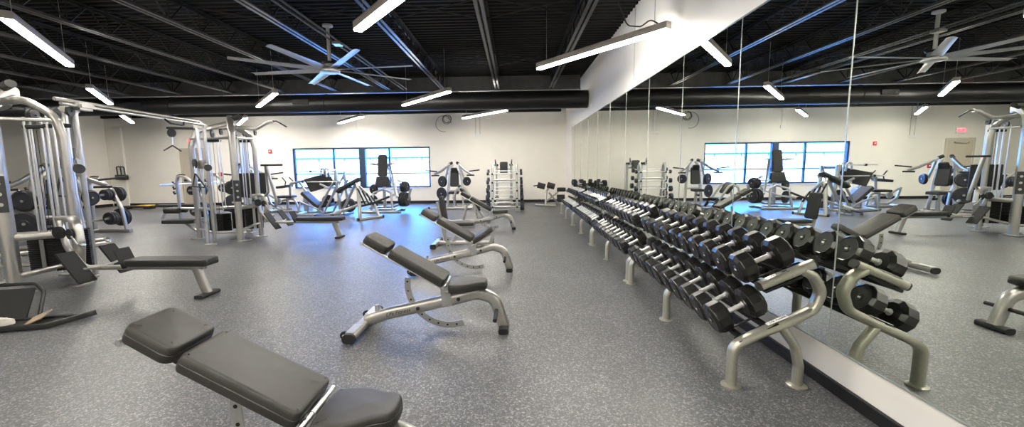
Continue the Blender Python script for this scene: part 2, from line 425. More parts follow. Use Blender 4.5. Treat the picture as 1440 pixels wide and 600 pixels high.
for x, y, a, lab in lights:
    t = L0.copy(); COL.objects.link(t); t.location = (x, y, 3.04); t.rotation_euler = (0, 0, R(a)); t['label'] = lab
    for ch in L0.children:
        if ch is cord: continue
        c = ch.copy(); COL.objects.link(c); c.parent = t

# ---- big ceiling fan
t = thing('ceiling_fan', 'large silver eight-blade ceiling fan hanging on a rod', 'fan', (-3.31, 7.55, 3.19))
m = M(); m.lathe((0, 0, -.055), (0, 0, 1), ((0, .13), (.012, .17), (.05, .175), (.075, .14), (.09, .10), (.15, .09), (.17, .05))); m.build('hub', FANM, t)
m = M(); m.cyl((0, 0, .1), (0, 0, ZD-3.19), .03, 16); m.lathe((0, 0, ZD-3.19-.05), (0, 0, 1), ((0, .04), (.02, .09), (.05, .09))); m.build('down_rod', FANM, t)
m = M(); m.lathe((0, 0, .1), (0, 0, 1), ((0, .11), (.03, .13), (.05, .05))); m.build('motor_cap', PLASTIC, t)
bl = None
for i in range(8):
    a = R(-7+45*i)
    if bl is None:
        m = M(); n = 8; vs = []; fs = []
        for k in range(n+1):
            q = k/n; x = .13+q*1.42; w = .17-.05*q; tw = R(14-7*q)
            for j in range(7):
                c = (j/6-.5)*w; zc = .016*(1-(2*j/6-1)**2)
                for zz in (0, -.005): vs.append((x, c*math.cos(tw)-(zc+zz)*math.sin(tw), c*math.sin(tw)+(zc+zz)*math.cos(tw)))
        W = 14
        for k in range(n):
            for j in range(6):
                a0 = k*W+2*j; fs.append((a0, a0+2, a0+W+2, a0+W)); fs.append((a0+1, a0+W+1, a0+W+3, a0+3))
            fs.append((k*W, k*W+W, k*W+W+1, k*W+1)); fs.append((k*W+12, k*W+13, k*W+W+13, k*W+W+12))
        fs.append(tuple([2*j for j in range(7)]+[2*j+1 for j in range(6, -1, -1)])); fs.append(tuple([n*W+2*j for j in range(7)]+[n*W+2*j+1 for j in range(6, -1, -1)]))
        m.raw(vs, fs); bl = m.build('blade', FANM, t); b = bl
    else:
        b = bl.copy(); COL.objects.link(b); b.parent = t
    b.rotation_euler = (0, 0, a)

# ---- things on the back wall
t = thing('exit_sign', 'small red glowing exit sign above the back wall door', 'sign', (-12.53, YB-.03, 2.40))
M().box((0, 0, .12), (.34, .05, .24), .006).build('sign_case', WPLAS, t)
lettering('EXIT', .17, .004, EXITM, t, Matrix.Translation((0, -.03, .12)) @ Matrix.Rotation(PI/2, 4, 'X'), label='red lit letters')
for x, z, lab in ((-9.5, 2.08, 'red fire alarm strobe high on the wall left of the window'), (-11.56, 1.22, 'red fire alarm pull station beside the exit door')):
    t = thing('fire_alarm', lab, 'alarm', (x, YB-.02, z-.07))
    M().box((0, 0, .07), (.13, .04, .15), .01).build('case', REDM, t)
    M().box((0, -.025, .08), (.07, .015, .05), .006).build('front_plate', WPLAS, t)
def conduit_drop(x, lab, z0, two=True):
    t = thing('wall_conduit', lab, 'conduit', (x, YB-.02, z0)); m = M()
    m.tube([(0, 0, 0), (0, 0, 3.43-z0)], .012, n=8)
    if two: m.tube([(.17, 0, 0), (.17, 0, 3.43-z0)], .012, n=8)
    m.each('pipe', WPLAS if not two else STEEL, t)
    M().box((.085 if two else 0, -.01, -.04), (.26 if two else .12, .05, .11), .006).build('outlet_box', WPLAS, t)
conduit_drop(-6.05, 'single conduit ending in a small white box above the window', 2.78, False)
conduit_drop(-1.45, 'twin conduits ending in a white outlet box between window and barbell rack', 2.62)
conduit_drop(-10.9, 'twin conduits ending in a white box left of the fire alarm strobe', 2.35)
m = M()
for k, (r_, cx, cz) in enumerate(((.17, 0, 0), (.15, .03, .02), (.13, -.02, .01), (.3, -.12, -.16))):
    m.tube([(cx+r_*math.cos(a*PI/12), -.006*k, cz+r_*math.sin(a*PI/12)) for a in range(25 if k < 3 else 20)], .008, n=6)
o = m.build('cable_coil', PLASTIC); o.location = (-2.55, YB-.008, 3.2); tag(o, 'coil of black cable hung high on the back wall', 'cable')
t = thing('wall_speaker_cable', 'thin grey cable looping down the wall above the mirrors', 'cable', (XR-.01, 7.0, 2.7))
m = M(); m.tube([(0, 0, 0), (0, .01, .6), (0, 0, 1.25)], .004, n=5); m.build('wire', STEEL, t)
t = thing('wall_holder', 'black plastic holder with open loops mounted on the back left wall', 'holder', (-15.45, YB-.09, 1.05))
m = M(); m.box((.05, -.1, .1), (.42, .2, .2), .03); m.build('bin', PLASTIC, t)
m = M(); m.bar([(-.14, -.06, .15), (-.18, -.04, .52), (.12, -.04, .5), (.16, -.06, .2)], .04, .03, .05, up=(0, 1, 0)); m.bar([(0, -.05, .18), (-.02, -.045, .5)], .04, .03, up=(0, 1, 0)); m.build('loop', PLASTIC, t)
t = thing('step_platform', 'low black step platform with a yellow strip by the back wall', 'step', (-13.9, 14.6, 0), 5)
m = M(); m.box((0, 0, .09), (1.1, .35, .06), .02); m.box((-.42, 0, .03), (.2, .33, .06), .01); m.box((.42, 0, .03), (.2, .33, .06), .01); m.build('platform', PLASTIC, t)
M().box((.3, -.01, .13), (.5, .3, .03), .01).build('mat_strip', YELLOW, t)

# ---- outside the window
def mk_out(name, a, b, sc):
    return pbr(name, a, .9, 0, .1, b, sc)
GRAVEL = mk_out('pale_gravel', (.42, .42, .40), .25, 1.2); GREEN = pbr('leaf_green', (.14, .30, .04), .6, 0, .3, .3, 8); ROCK = pbr('grey_rock', (.20, .20, .24), .8, 0, .3, .35, 3)
vs = []; fs = []; nx, ny = 40, 24
for j in range(ny+1):
    yy = 16.15+j*(44/ny); zz = -.25 if yy < 18 else min(1.85, -.25+(yy-18)*.17)
    for i in range(nx+1): vs.append((-40+i*1.6, yy, zz+random.uniform(-.03, .03)))
for j in range(ny):
    for i in range(nx): a = j*(nx+1)+i; fs.append((a, a+1, a+nx+2, a+nx+1))
o = M().raw(vs, fs).build('ground_outside', GRAVEL); o['kind'] = 'structure'
m = M()
for i in range(900):
    x = random.uniform(-24, 14); yy = random.uniform(27.0, 30.6); zz = -.25+(yy-18)*.17
    s = random.uniform(.1, .28); m.xf((x, yy, zz), [random.uniform(0, 90) for _ in range(3)]); m.box((0, 0, 0), (s, s*.8, s*.7), s*.2)
m.xf(); o = m.build('bank_rocks', ROCK); tag(o, 'broken grey rocks covering the bank outside the window', 'rocks', kind='stuff')
t = thing('guard_rail', 'low blue-grey rail along the top of the bank outside', 'rail', (-6, 31.2, 1.8))
m = M(); m.box((0, 0, .3), (40, .06, .13), .01); m.build('beam', WINFR, t)
m = M()
for i in range(20): m.box((-19+i*2, .05, .15), (.08, .08, .4), .01)
m.each('post', WINFR, t)
t = thing('green_shrub', 'low green shrub outside under the right window pane', 'shrub', (-4.15, 17.4, -.25)); m = M()
for i in range(420):
    a = random.uniform(0, 2*PI); q = random.random()**.5; x = q*.75*math.cos(a); y_ = q*.4*math.sin(a); z = random.uniform(.2, .98-.3*q)
    m.xf((x, y_, z), [random.uniform(-60, 60), random.uniform(-60, 60), random.uniform(0, 360)]); m.raw([(-.05, 0, 0), (0, -.018, 0), (.06, 0, .01), (0, .018, 0)], [(0, 1, 2, 3)])
m.xf(); m.build('foliage', GREEN, t, flat=True); m = M()
for i in range(12): m.tube([(0, 0, 0), (random.uniform(-.4, .4), random.uniform(-.2, .2), .7)], .008, n=5)
m.each('stem', TAN, t)

# world + camera
w = bpy.data.worlds.new('sky'); SC.world = w; w.use_nodes = True; nt = w.node_tree; nt.nodes.clear()
out = nt.nodes.new('ShaderNodeOutputWorld'); bg = nt.nodes.new('ShaderNodeBackground')
bg.inputs[0].default_value = (.06, .30, 1.0, 1); bg.inputs[1].default_value = 15.0
nt.links.new(bg.outputs[0], out.inputs[0])
sd = bpy.data.lights.new('sun', 'SUN'); sd.energy = 11; sd.angle = R(1); sd.color = (1, .96, .9)
so = bpy.data.objects.new('sun', sd); COL.objects.link(so); so.rotation_euler = (R(48), 0, R(25))
cd = bpy.data.cameras.new('camera'); cam = bpy.data.objects.new('camera', cd); COL.objects.link(cam); SC.camera = cam
cd.sensor_fit = 'HORIZONTAL'; cd.sensor_width = 36; cd.lens = 573.9/1440*36; cd.shift_x = 14/1440; cd.clip_start = .02; cd.clip_end = 200
cam.matrix_world = Matrix.Translation((0, 0, 1.441)) @ Matrix.Rotation(R(1.719), 4, 'Z') @ Matrix.Rotation(R(90-6.738), 4, 'X') @ Matrix.Rotation(R(-.692), 4, 'Z')
vs_ = SC.view_settings; vs_.view_transform = 'Standard'; vs_.look = 'None'; vs_.exposure = 1.25; vs_.gamma = 1; vs_.use_curve_mapping = False
# ================================================================= BENCHES
def mx(o, d, y=(0, 1, 0)):       # local x along d, local y along y
    return frame3(o, d, y)
def adj_bench(label, loc, rz, seat_tilt=3, ang=30, letters=True):
    t = thing('adjustable_bench', label, 'bench', loc, rz, 'adjustable benches in a row')
    m = M()
    m.sweep(fillet([(.02, 0, .075), (.22, 0, .145), (.80, 0, .275), (1.02, 0, .335), (1.17, 0, .29), (1.25, 0, .04)], .12, 8), rrect(.08, .105, .036, 4), up=(0, 0, 1))
    m.build('main_beam', SILVER, t)
    b = m = M(); m.bar([(0, -.33, .055), (0, .33, .055)], .10, .07, r=.03); bt = m.build('rear_stabilizer', SILVER, t)
    for s in (-1, 1):
        m = M(); m.bar([(0, s*.325, .052), (0, s*.352, .052)], .108, .078, r=.034); m.build('end_cap', RUBBER, t)
        m = M(); m.box((0, s*.22, .092), (.075, .2, .008), .003); m.build('tread_plate', STEEL, t)
        w = M(); w.lathe((-.075, s*.25-.012, .045), (0, 1, 0), ((0, .02), (.002, .034), (.022, .034), (.024, .02)), 20); w = w.build('wheel', RUBBER, t)
        m = M(); m.cyl((-.075, s*.25-.018, .045), (-.075, s*.25+.018, .045), .012, 12); m.build('hub', STEEL, w)
        m = M(); m.cyl((1.19, s*.03, .19), (1.19, s*.14 if s > 0 else -.28, .19), .017, 14, .003); m.build('foot_peg', RUBBER, t)
    m = M(); m.bar([(.10, .06, .11), (.10, .06, .20)], .035, .035, r=.01, up=(1, 0, 0)); m.build('lift_handle', STEEL, t)
    m = M(); m.bar([(1.25, -.115, .026), (1.25, .115, .026)], .085, .052, r=.02); m.build('front_foot', RUBBER, t)
    m = M()
    for s in (-1, 1):
        m.bar([(.76, s*.045, .23), (.745, s*.045, .41)], .085, .008, r=.003, up=(0, 1, 0))
    m.build('pivot_bracket', STEEL, t)
    m = M(); m.cyl((.757, -.16, .43), (.757, .16, .43), .013, 14, .003); m.lathe((.757, -.05, .43), (0, 1, 0), ((0, .017), (.1, .017))); m.build('pivot_rod', CHROME, t)
    # adjustment arc with holes
    m = M(); pts = [(.77+.365*math.cos(R(a)), 0, .41+.365*math.sin(R(a))) for a in range(170, 292, 6)]
    m.sweep(pts, rrect(.008, .055, .002, 1), up=(-1, 0, 0)); arc = m.build('adjustment_arc', STEEL, t)
    m = M()
    for a in range(176, 290, 13):
        p = (.77+.365*math.cos(R(a)), 0, .41+.365*math.sin(R(a))); m.cyl((p[0], -.006, p[2]), (p[0], .006, p[2]), .009, 10)
    m.each('bolt_hole', BLACKPAINT, arc)
    d = Vector((-math.cos(R(ang)), 0, math.sin(R(ang))))
    o0 = Vector((.735, 0, .385))
    A = mx(o0, d, (0, -1, 0))
    m = M(); m.X = A.copy()
    for s in (-1, 1): m.bar([(-.0, s*.075, .012), (.79, s*.075, .012)], .03, .022, r=.004)
    m.bar([(.795, -.11, .012), (.795, .11, .012)], .022, .026, r=.006); m.bar([(.1, -.09, .006), (.1, .09, .006)], .03, .014); m.bar([(.5, -.09, .006), (.5, .09, .006)], .03, .014)
    m.build('backrest_frame', CHROME, t)
    m = M(); m.X = A @ Matrix.Translation((0, 0, .026)); m.pad(rect_outline(.02, .552, .295, .265, .03), .075); m.build('back_pad', VINYL, t)
    m = M(); m.X = A @ Matrix.Translation((0, 0, .026)); m.pad(rect_outline(.574, .80, .265, .235, .04), .075); m.build('head_pad', VINYL, t)
    S = mx((.745, 0, .355), (math.cos(R(seat_tilt)), 0, math.sin(R(seat_tilt))), (0, 1, 0))
    m = M(); m.X = S.copy(); m.bar([(.0, -.05, .0), (.30, -.05, .0)], .025, .02); m.bar([(.0, .05, .0), (.30, .05, .0)], .025, .02); m.bar([(.15, 0, -.0), (.15, 0, .0+.012)], .12, .1); m.build('seat_frame', STEEL, t)
    out = [(.035, .13), (.035, -.13), (.06, -.145), (.18, -.148), (.24, -.125), (.28, -.10), (.33, -.092), (.355, -.08), (.368, -.05), (.372, 0), (.368, .05), (.355, .08), (.33, .092), (.28, .10), (.24, .125), (.18, .148), (.06, .145)][::-1]
    out = [(x, y) for x, y in out][::-1]
    # smooth outline
    P = [Vector((a, b, 0)) for a, b in out]; sm = []
    for i in range(len(P)):
        a, b, c = P[i-1], P[i], P[(i+1) % len(P)]; sm += [(a*.12+b*.76+c*.12), (b+c)*.5]
    out = [(p.x, p.y) for p in sm]
    area = sum(out[i-1][0]*out[i][1]-out[i][0]*out[i-1][1] for i in range(len(out)))
    if area < 0: out = out[::-1]
    m = M(); m.X = S @ Matrix.Translation((0, 0, .012)); m.pad(out, .07); m.build('seat_pad', VINYL, t)
    if seat_tilt > 20:
        m = M(); m.sweep([(.92, 0, .28), (1.0, 0, .40), (1.02, 0, .46)], rrect(.008, .05, .002, 1), up=(1, 0, 0)); m.build('seat_support', STEEL, t)
    m = M()
    for x, z in ((.50, .205), (.86, .29)): m.cyl((x, -.055, z), (x, .055, z), .016, 12, .003)
    m.build('pull_pin', PLASTIC, t)
    if letters: lettering('Life Fitness', .050, .0008, INK, t, frame3((.32, -.0415, .166), (.975, 0, .215), (-.2, 0, 1)), shear=.35, label='black script lettering on the beam')
    return t
adj_bench('grey-black adjustable bench cut off by the bottom edge, nearest the camera', (-1.60, 1.60, 0), 0, 3, 27.5)
adj_bench('adjustable bench with flat seat standing whole in the middle foreground', (-1.35, 3.48, 0), -1)
adj_bench('adjustable bench with its seat tilted steeply up', (-1.32, 5.52, 0), -1, 33)
adj_bench('adjustable bench farthest back in the row, in front of the arm curl bench', (-1.26, 9.15, 0), 0, 2)

# upright utility bench
t = thing('utility_bench', 'small upright-back utility bench between the tilted-seat bench and the farthest bench', 'bench', (-1.42, 7.3, 0))
m = M(); m.bar([(0, 0, .05), (1.0, 0, .05)], .07, .07, r=.02); m.bar([(.18, 0, .05), (.10, 0, .45), (.04, 0, .80)], .06, .06, .1); m.bar([(.30, 0, .06), (.45, 0, .34)], .06, .06); m.bar([(.12, 0, .33), (.70, 0, .35)], .06, .05); m.build('frame', SILVER, t)
m = M(); m.bar([(0, -.34, .045), (0, .34, .045)], .09, .07, r=.02); m.build('rear_stabilizer', SILVER, t)
for s in (-1, 1):
    m = M(); m.bar([(0, s*.33, .045), (0, s*.37, .045)], .1, .08, r=.02); m.build('end_cap', RUBBER, t)
m = M(); m.bar([(1.0, -.15, .03), (1.0, .15, .03)], .08, .05, r=.02); m.build('front_foot', RUBBER, t)
m = M(); m.X = mx((.145, 0, .43), (-.14, 0, .99), (0, -1, 0)); m.pad(rect_outline(0, .47, .27, .25, .05), .06); m.build('back_pad', VINYL2, t)
m = M(); m.X = mx((.22, 0, .375), (1, 0, .03), (0, -1, 0)).copy(); m.X = Matrix.Translation((.22, 0, .375)); m.pad(rect_outline(0, .48, .30, .26, .05), .058); m.build('seat_pad', VINYL2, t)

# arm curl bench
t = thing('arm_curl_bench', 'silver arm curl bench with black folded pad, just beyond the farthest adjustable bench', 'bench', (-1.1, 10.3, 0), 6)
m = M()
for s in (-1, 1):
    m.bar([(-.42, s*.25, .62), (-.36, s*.25, .84), (-.24, s*.25, .92), (-.14, s*.25, .86), (.35, s*.25, .10), (.42, s*.25, .05)], .05, .05, .08, up=(0, 1, 0))
m.bar([(-.6, 0, .05), (.5, 0, .05)], .06, .06); m.bar([(.42, -.28, .045), (.42, .28, .045)], .07, .06); m.bar([(-.6, -.28, .045), (-.6, .28, .045)], .07, .06)
m.bar([(-.2, 0, .06), (-.1, 0, .45), (.05, 0, .52)], .06, .06, .05); m.bar([(-.42, -.25, .64), (-.42, .25, .64)], .04, .04); m.bar([(.13, -.25, .46), (.13, .25, .46)], .04, .04)
m.build('frame', SILVER, t)
m = M(); m.X = mx((-.30, 0, .93), (.62, 0, -.78), (0, -1, 0)); m.X = mx((-.31, 0, .92), (.55, 0, -.83), (0, 1, 0)); m.pad(rect_outline(-.02, .30, .56, .50, .05), .06, .01, .02); m.build('arm_pad', VINYL2, t)
for s in (-1, 1):
    m = M(); m.bar([(.08, s*.25, .56), (.22, s*.25, .33)], .062, .062, r=.025, up=(0, 1, 0)); m.build('sleeve', RUBBER, t)
m = M(); m.X = Matrix.Translation((.0, 0, .52)); m.pad(rect_outline(-.18, .2, .34, .28, .05), .06); m.build('seat_pad', VINYL2, t)

# ================================================================= DUMBBELL RACKS
A1 = R(27); A2 = R(24)
T1 = Vector((1.50, 0, .45)); T2 = Vector((1.63, 0, .80))       # dumbbell axis centres on the lower and upper tiers
def end_frame(t, y, name, letters=False, sgn=1):
    m = M()
    m.sweep(fillet([(1.40, y, .012), (1.40, y, .265), (1.52, y, .335), (1.72, y, .425), (1.885, y, .51), (1.925, y, .63), (1.87, y, .73), (1.80, y, .765)], .085, 7), rrect(.055, .08, .026, 4), up=(0, 1, 0))
    m.sweep(fillet([(1.695, y, .40), (1.79, y, .27), (1.82, y, .14), (1.82, y, .012)], .1, 6), rrect(.05, .07, .023, 4), up=(0, 1, 0))
    m.lathe((1.40, y, 0), (0, 0, 1), ((0, .06), (.008, .06), (.014, .045)), 20); m.lathe((1.82, y, 0), (0, 0, 1), ((0, .06), (.008, .06), (.014, .045)), 20)
    f = m.build(name, CHAMP, t)
    if not letters: return f
    m = M(); m.sweep([(1.545, y, .665), (1.86, y, .805)], rrect(.068, .055, .022, 4), up=(0, 0, 1)); m.build('top_bar', CHAMP, t)
    for p, q in (((1.533, y, .660), (1.548, y, .6665)), ((1.857, y, .8035), (1.872, y, .810))):
        m = M(); m.sweep([p, q], rrect(.066, .053, .02, 4), up=(0, 0, 1)); m.build('bar_cap', PLASTIC, t)
    return f
def rails(t, L):
    for T, a, nm in ((T1, A1, 'lower_tier'), (T2, A2, 'upper_tier')):
        ax = Vector((math.cos(a), 0, math.sin(a))); nn = Vector((-math.sin(a), 0, math.cos(a)))
        b = T-nn*.118
        m = M()
        for s in (-1, 1):
            c = b+ax*(s*.085); m.sweep([c+Vector((0, .02, 0)), c+Vector((0, L-.02, 0))], rrect(.03, .045, .006, 1), up=nn[:])
        for yy in (.03, L/2, L-.03):
            m.sweep([b-ax*.12+Vector((0, yy, 0))-nn*.012, b+ax*.12+Vector((0, yy, 0))-nn*.012], rrect(.05, .02, .004, 1), up=nn[:])
        m.build(nm, BLACKPAINT, t)
def saddle(t, T, a, y, r, hx):
    ax = Vector((math.cos(a), 0, math.sin(a))); nn = Vector((-math.sin(a), 0, math.cos(a)))
    m = M()
    for s in (-1, 1):
        c = T+ax*(s*hx); pts = [c+Vector((0, y, 0))+(Vector((0, math.sin(q), 0))-nn*math.cos(q))*(r+.004) for q in [R(k) for k in range(-38, 39, 19)]]
        m.sweep(pts, rrect(.05, .006, .002, 1), up=nn[:])
        m.sweep([c+Vector((0, y, 0))-nn*(r+.006), c+Vector((0, y, 0))-nn*.105], rrect(.03, .03, .004, 1), up=(1, 0, 0))
    return m
SPECS = [  # y0, count, pitch, lower radii (near, far), upper radii
    (2.52, 10, .2175, (.106, .094), (.102, .090)), (4.93, 10, .2175, (.094, .082), (.090, .074)),
    (7.34, 11, .19, (.078, .066), (.074, .060)), (9.74, 11, .19, (.066, .045), (.058, .036))]
RN = ['nearest', 'second', 'third', 'farthest']
for ri, (y0, cnt, pit, rl, ru) in enumerate(SPECS):
    L = 2.34
    t = thing('dumbbell_rack', ['two-tier silver dumbbell rack nearest the camera, by the mirror wall', 'two-tier silver dumbbell rack, second back along the mirror wall', 'two-tier silver dumbbell rack, third back along the mirror wall', 'two-tier silver dumbbell rack farthest back along the mirror wall'][ri], 'rack', (0, y0, 0), 0, 'dumbbell racks along the mirror wall')
    end_frame(t, .03, 'end_frame', ri == 0); end_frame(t, L-.03, 'end_frame', ri == 3)
    m = M(); m.sweep(fillet([(1.40, L/2, .012), (1.40, L/2, .265), (1.52, L/2, .335)], .085, 7), rrect(.055, .08, .026, 4), up=(0, 1, 0)); m.lathe((1.40, L/2, 0), (0, 0, 1), ((0, .06), (.008, .06), (.014, .045)), 20); m.build('middle_leg', CHAMP, t)
    rails(t, L)
    if ri == 0:
        for T, a in ((T1, A1), (T2, A2)):
            ax = Vector((math.cos(a), 0, math.sin(a))); nn = Vector((-math.sin(a), 0, math.cos(a))); m = M(); m.X = frame3(T-nn*.098+Vector((0, .035, 0)), ax, (0, 1, 0)); m.box((0, 0, 0), (.27, .07, .012), .003); m.build('tier_end_plate', BLACKPAINT, t)
        # name plates on the near end frame
        a = math.atan2(.14, .315); m = M(); m.X = frame3((1.655, .005, .722), (math.cos(a), 0, math.sin(a)), (0, 1, 0)) @ Matrix.Translation((0, .02, .022)); m.box((0, 0, 0), (.15, .034, .006), .002); pl = m.build('name_plate', STEEL, t)
        lettering('Life Fitness', .026, .0006, INK, pl, frame3((1.655, .024, .722), (math.cos(a), 0, math.sin(a)), (0, 1, 0)) @ Matrix.Translation((0, 0, .0262)), shear=.35)
        a = math.atan2(.09, .20); m = M(); m.X = frame3((1.655, .03, .396), (math.cos(a), 0, math.sin(a)), (0, 1, 0)) @ Matrix.Translation((0, 0, .036)); m.box((.03, 0, 0), (.14, .036, .004), .001); pl = m.build('name_plate', WPLAS, t)
        lettering('Life Fitness', .024, .0006, INK, pl, frame3((1.655, .03, .396), (math.cos(a), 0, math.sin(a)), (0, 1, 0)) @ Matrix.Translation((.03, 0, .0385)), shear=.35)
    m2 = M(); 
    for tier, (T, a, (ra, rb)) in enumerate(((T1, A1, rl), (T2, A2, ru))):
        ax = Vector((math.cos(a), 0, math.sin(a))); nn = Vector((-math.sin(a), 0, math.cos(a)))
        n_here = cnt-(2 if (ri == 3 and tier == 1) else 0)
        for i in range(cnt):
            q = i/(cnt-1); r_ = ra+(rb-ra)*q; hl = r_*1.10; gp = .060+(.106-r_)*.45; hx = gp+hl/2; yy = .19+pit*i+(.03 if tier == 0 else 0)
            sd_ = saddle(t, T, a, yy, r_, hx); sd_.sweep([T-ax*(hx+.02)+Vector((0, yy, 0))-nn*(r_+.010), T+ax*(hx+.02)+Vector((0, yy, 0))-nn*(r_+.010)], rrect(.02, .008, .002, 1), up=nn[:]); sd_.build('saddle', PLASTIC, t)
            if i >= n_here: continue
            d = bpy.data.objects.new('dumbbell', None); COL.objects.link(d); d.empty_display_size = .05
            d.location = T+Vector((0, y0+yy, 0)); d.rotation_euler = (0, -a, 0)
            d.location.x += random.uniform(-.006, .006)
            tag(d, 'black chrome-grip dumbbell, %s from the near end, %s tier, %s rack' % (ORD[i], ('lower', 'upper')[tier], RN[ri]), 'dumbbell', 'dumbbells on the racks')
            key = round(r_, 3)
            if 'DBC' not in globals(): DBC = {}
            if key not in DBC:
                m = M(); m.cyl((-gp-.008, 0, 0), (gp+.008, 0, 0), .0165, 14); m.lathe((-gp-.008, 0, 0), (1, 0, 0), ((0, .024), (.012, .024), (.016, .0165)), 14); m.lathe((gp+.008, 0, 0), (-1, 0, 0), ((0, .024), (.012, .024), (.016, .0165)), 14)
                h = m.build('handle', HANDLE); hd = []
                for s in (-1, 1):
                    m = M(); R0 = r_/math.cos(PI/12)
                    m.lathe((s*gp, 0, 0), (s, 0, 0), ((0, R0*.70), (hl*.16, R0*.99), (hl*.20, R0), (hl*.80, R0), (hl*.86, R0*.98), (hl, R0*.80), (hl-.004, R0*.74), (hl-.005, R0*.25), (hl, R0*.2)), 12)
                    e = m.build('head', URETH, None, flat=True); hd.append(e)
                    m = M(); m.box((s*(gp+hl+.0003), 0, 0), (.003, r_*.22, r_*.12), .001); e2 = m.build('number_label', INKW, e)
                DBC[key] = (h, hd); h.parent = d
                for e in hd: e.parent = d
            else:
                h, hd = DBC[key]
                c = h.copy(); COL.objects.link(c); c.parent = d
                for e in hd:
                    c = e.copy(); COL.objects.link(c); c.parent = d
                    for k2 in e.children: g = k2.copy(); COL.objects.link(g); g.parent = c
# two larger rubber dumbbells lying on top at the far end
for k, (x, y, z, a) in enumerate(((1.76, 11.35, .95, 20), (1.72, 10.75, .94, -15))):
    d = thing('round_dumbbell', 'round black dumbbell lying %s on top of the farthest rack' % ('at the far end', 'nearer')[k], 'dumbbell', (x, y, z), a, 'loose dumbbells on top of the farthest rack')
    for s in (-1, 1):
        m = M(); m.lathe((s*.06, 0, 0), (s, 0, 0), ((0, .06), (.01, .085), (.09, .085), (.1, .07)), 24); m.build('head', RUBBER, d)
    m = M(); m.cyl((-.07, 0, 0), (.07, 0, 0), .016, 12); m.build('handle', HANDLE, d)
# ================================================================= CABLE STATIONS
def part(name, mat, t, fn, **k):
    m = M(); fn(m); return m.build(name, mat, t, **k)
def weight_stack(t, x, y, z0, z1, w=.36, d=.2, rz=0):
    X = Matrix.Translation((x, y, 0)) @ Matrix.Rotation(R(rz), 4, 'Z')
    m = M(); m.X = X; z = z0; h = .028
    while z < z1: m.box((0, 0, z+h/2), (w, d, h-.004), .003); z += h
    m.build('weight_stack', BLACKPAINT, t)
    m = M(); m.X = X; m.box((0, -d/2-.004, (z0+z1)/2), (.05, .006, z1-z0), 0); m.build('number_strip', STEEL, t)
    for s in (-1, 1):
        m = M(); m.X = X; m.cyl((s*w*.27, 0, z0-.05), (s*w*.27, 0, 2.12), .0125, 12); m.build('guide_rod', CHROME, t)
    m = M(); m.X = X; m.cyl((0, 0, z1), (0, 0, 2.1), .004, 6); m.build('cable', PLASTIC, t)
def pulley(t, c, ax, r=.055, nm='pulley'):
    a = Vector(ax).normalized(); c = Vector(c)
    m = M(); m.lathe(c-a*.014, a, ((0, r), (.004, r), (.010, r*.88), (.018, r*.88), (.024, r), (.028, r)), 24); m.cyl(c-a*.03, c+a*.03, .012, 10); m.build(nm, PLASTIC, t)
def low_row(t, L, dz=0):
    """seat rail, pad, leg and twin foot plates; L = (x, y) of the leg foot, rail runs towards -x"""
    x, y = L
    part('seat_rail', SILVER, t, lambda m: m.sweep(fillet([(x-1.78, y+.12, .86), (x-1.68, y+.08, .56), (x-1.42, y, .335), (x-.9, y, .335), (x+.0, y, .335)], .18, 7), rrect(.055, .06, .02, 3), up=(0, 1, 0)))
    lg = part('seat_leg', SILVER, t, lambda m: m.bar([(x-.10, y, .33), (x, y, .03)], .06, .10, up=(1, 0, 0), r=.02))
    part('rubber_foot', RUBBER, lg, lambda m: m.bar([(x, y-.14, .02), (x, y+.14, .02)], .10, .04, r=.015))
    part('seat_pad', VINYL2, t, lambda m: m.xf((x-.86, y, .365)).pad(rect_outline(0, .96, .24, .24, .05), .075))
    part('pad_roll', VINYL2, t, lambda m: m.bar([(x+.03, y-.11, .40), (x+.03, y+.11, .40)], .09, .05, r=.022))
    for s in (-1, 1):
        def f(m):
            m.X = frame3((x-1.16, y+s*.23-.01, .28), (-.42, 0, .60), (0, 1, 0)); m.box((.14, 0, 0), (.40, .2, .02), .008, seg=2)
        part('foot_plate', RUBBER, t, f)
        part('plate_bracket', SILVER, t, lambda m: m.bar([(x-1.2, y, .335), (x-1.22, y+s*.2, .36)], .035, .035))
        part('bracket_bolt', CHROME, t, lambda m: m.lathe((x-1.26, y+s*.14, .62), (.4, 0, .5), ((0, .03), (.02, .034), (.035, .02)), 14))
    part('front_guard', RUBBER, t, lambda m: (setattr(m, 'X', frame3((x-.90, y+.02, .36), (-.35, 0, .85), (0, 1, 0))), m.box((.09, 0, 0), (.24, .2, .018), .008)))
    # slab bracket that carries the low pulley
    part('row_bracket', SILVER, t, lambda m: m.sweep(fillet([(x-1.98, y+.30, .86), (x-1.60, y+.14, .88), (x-1.56, y+.12, .60), (x-1.62, y+.14, .32)], .12, 6), rrect(.07, .09, .02, 3), up=(0, 1, 0)))
    pulley(t, (x-1.66, y-.0, .74), (0, 1, 0), .07); pulley(t, (x-1.55, y+.02, .72), (.3, 1, 0), .06)
    part('row_handle', CHROME, t, lambda m: m.tube([(x-1.50, y-.02, .70), (x-1.42, y-.03, .60), (x-1.36, y-.03, .56)], .008, .03))
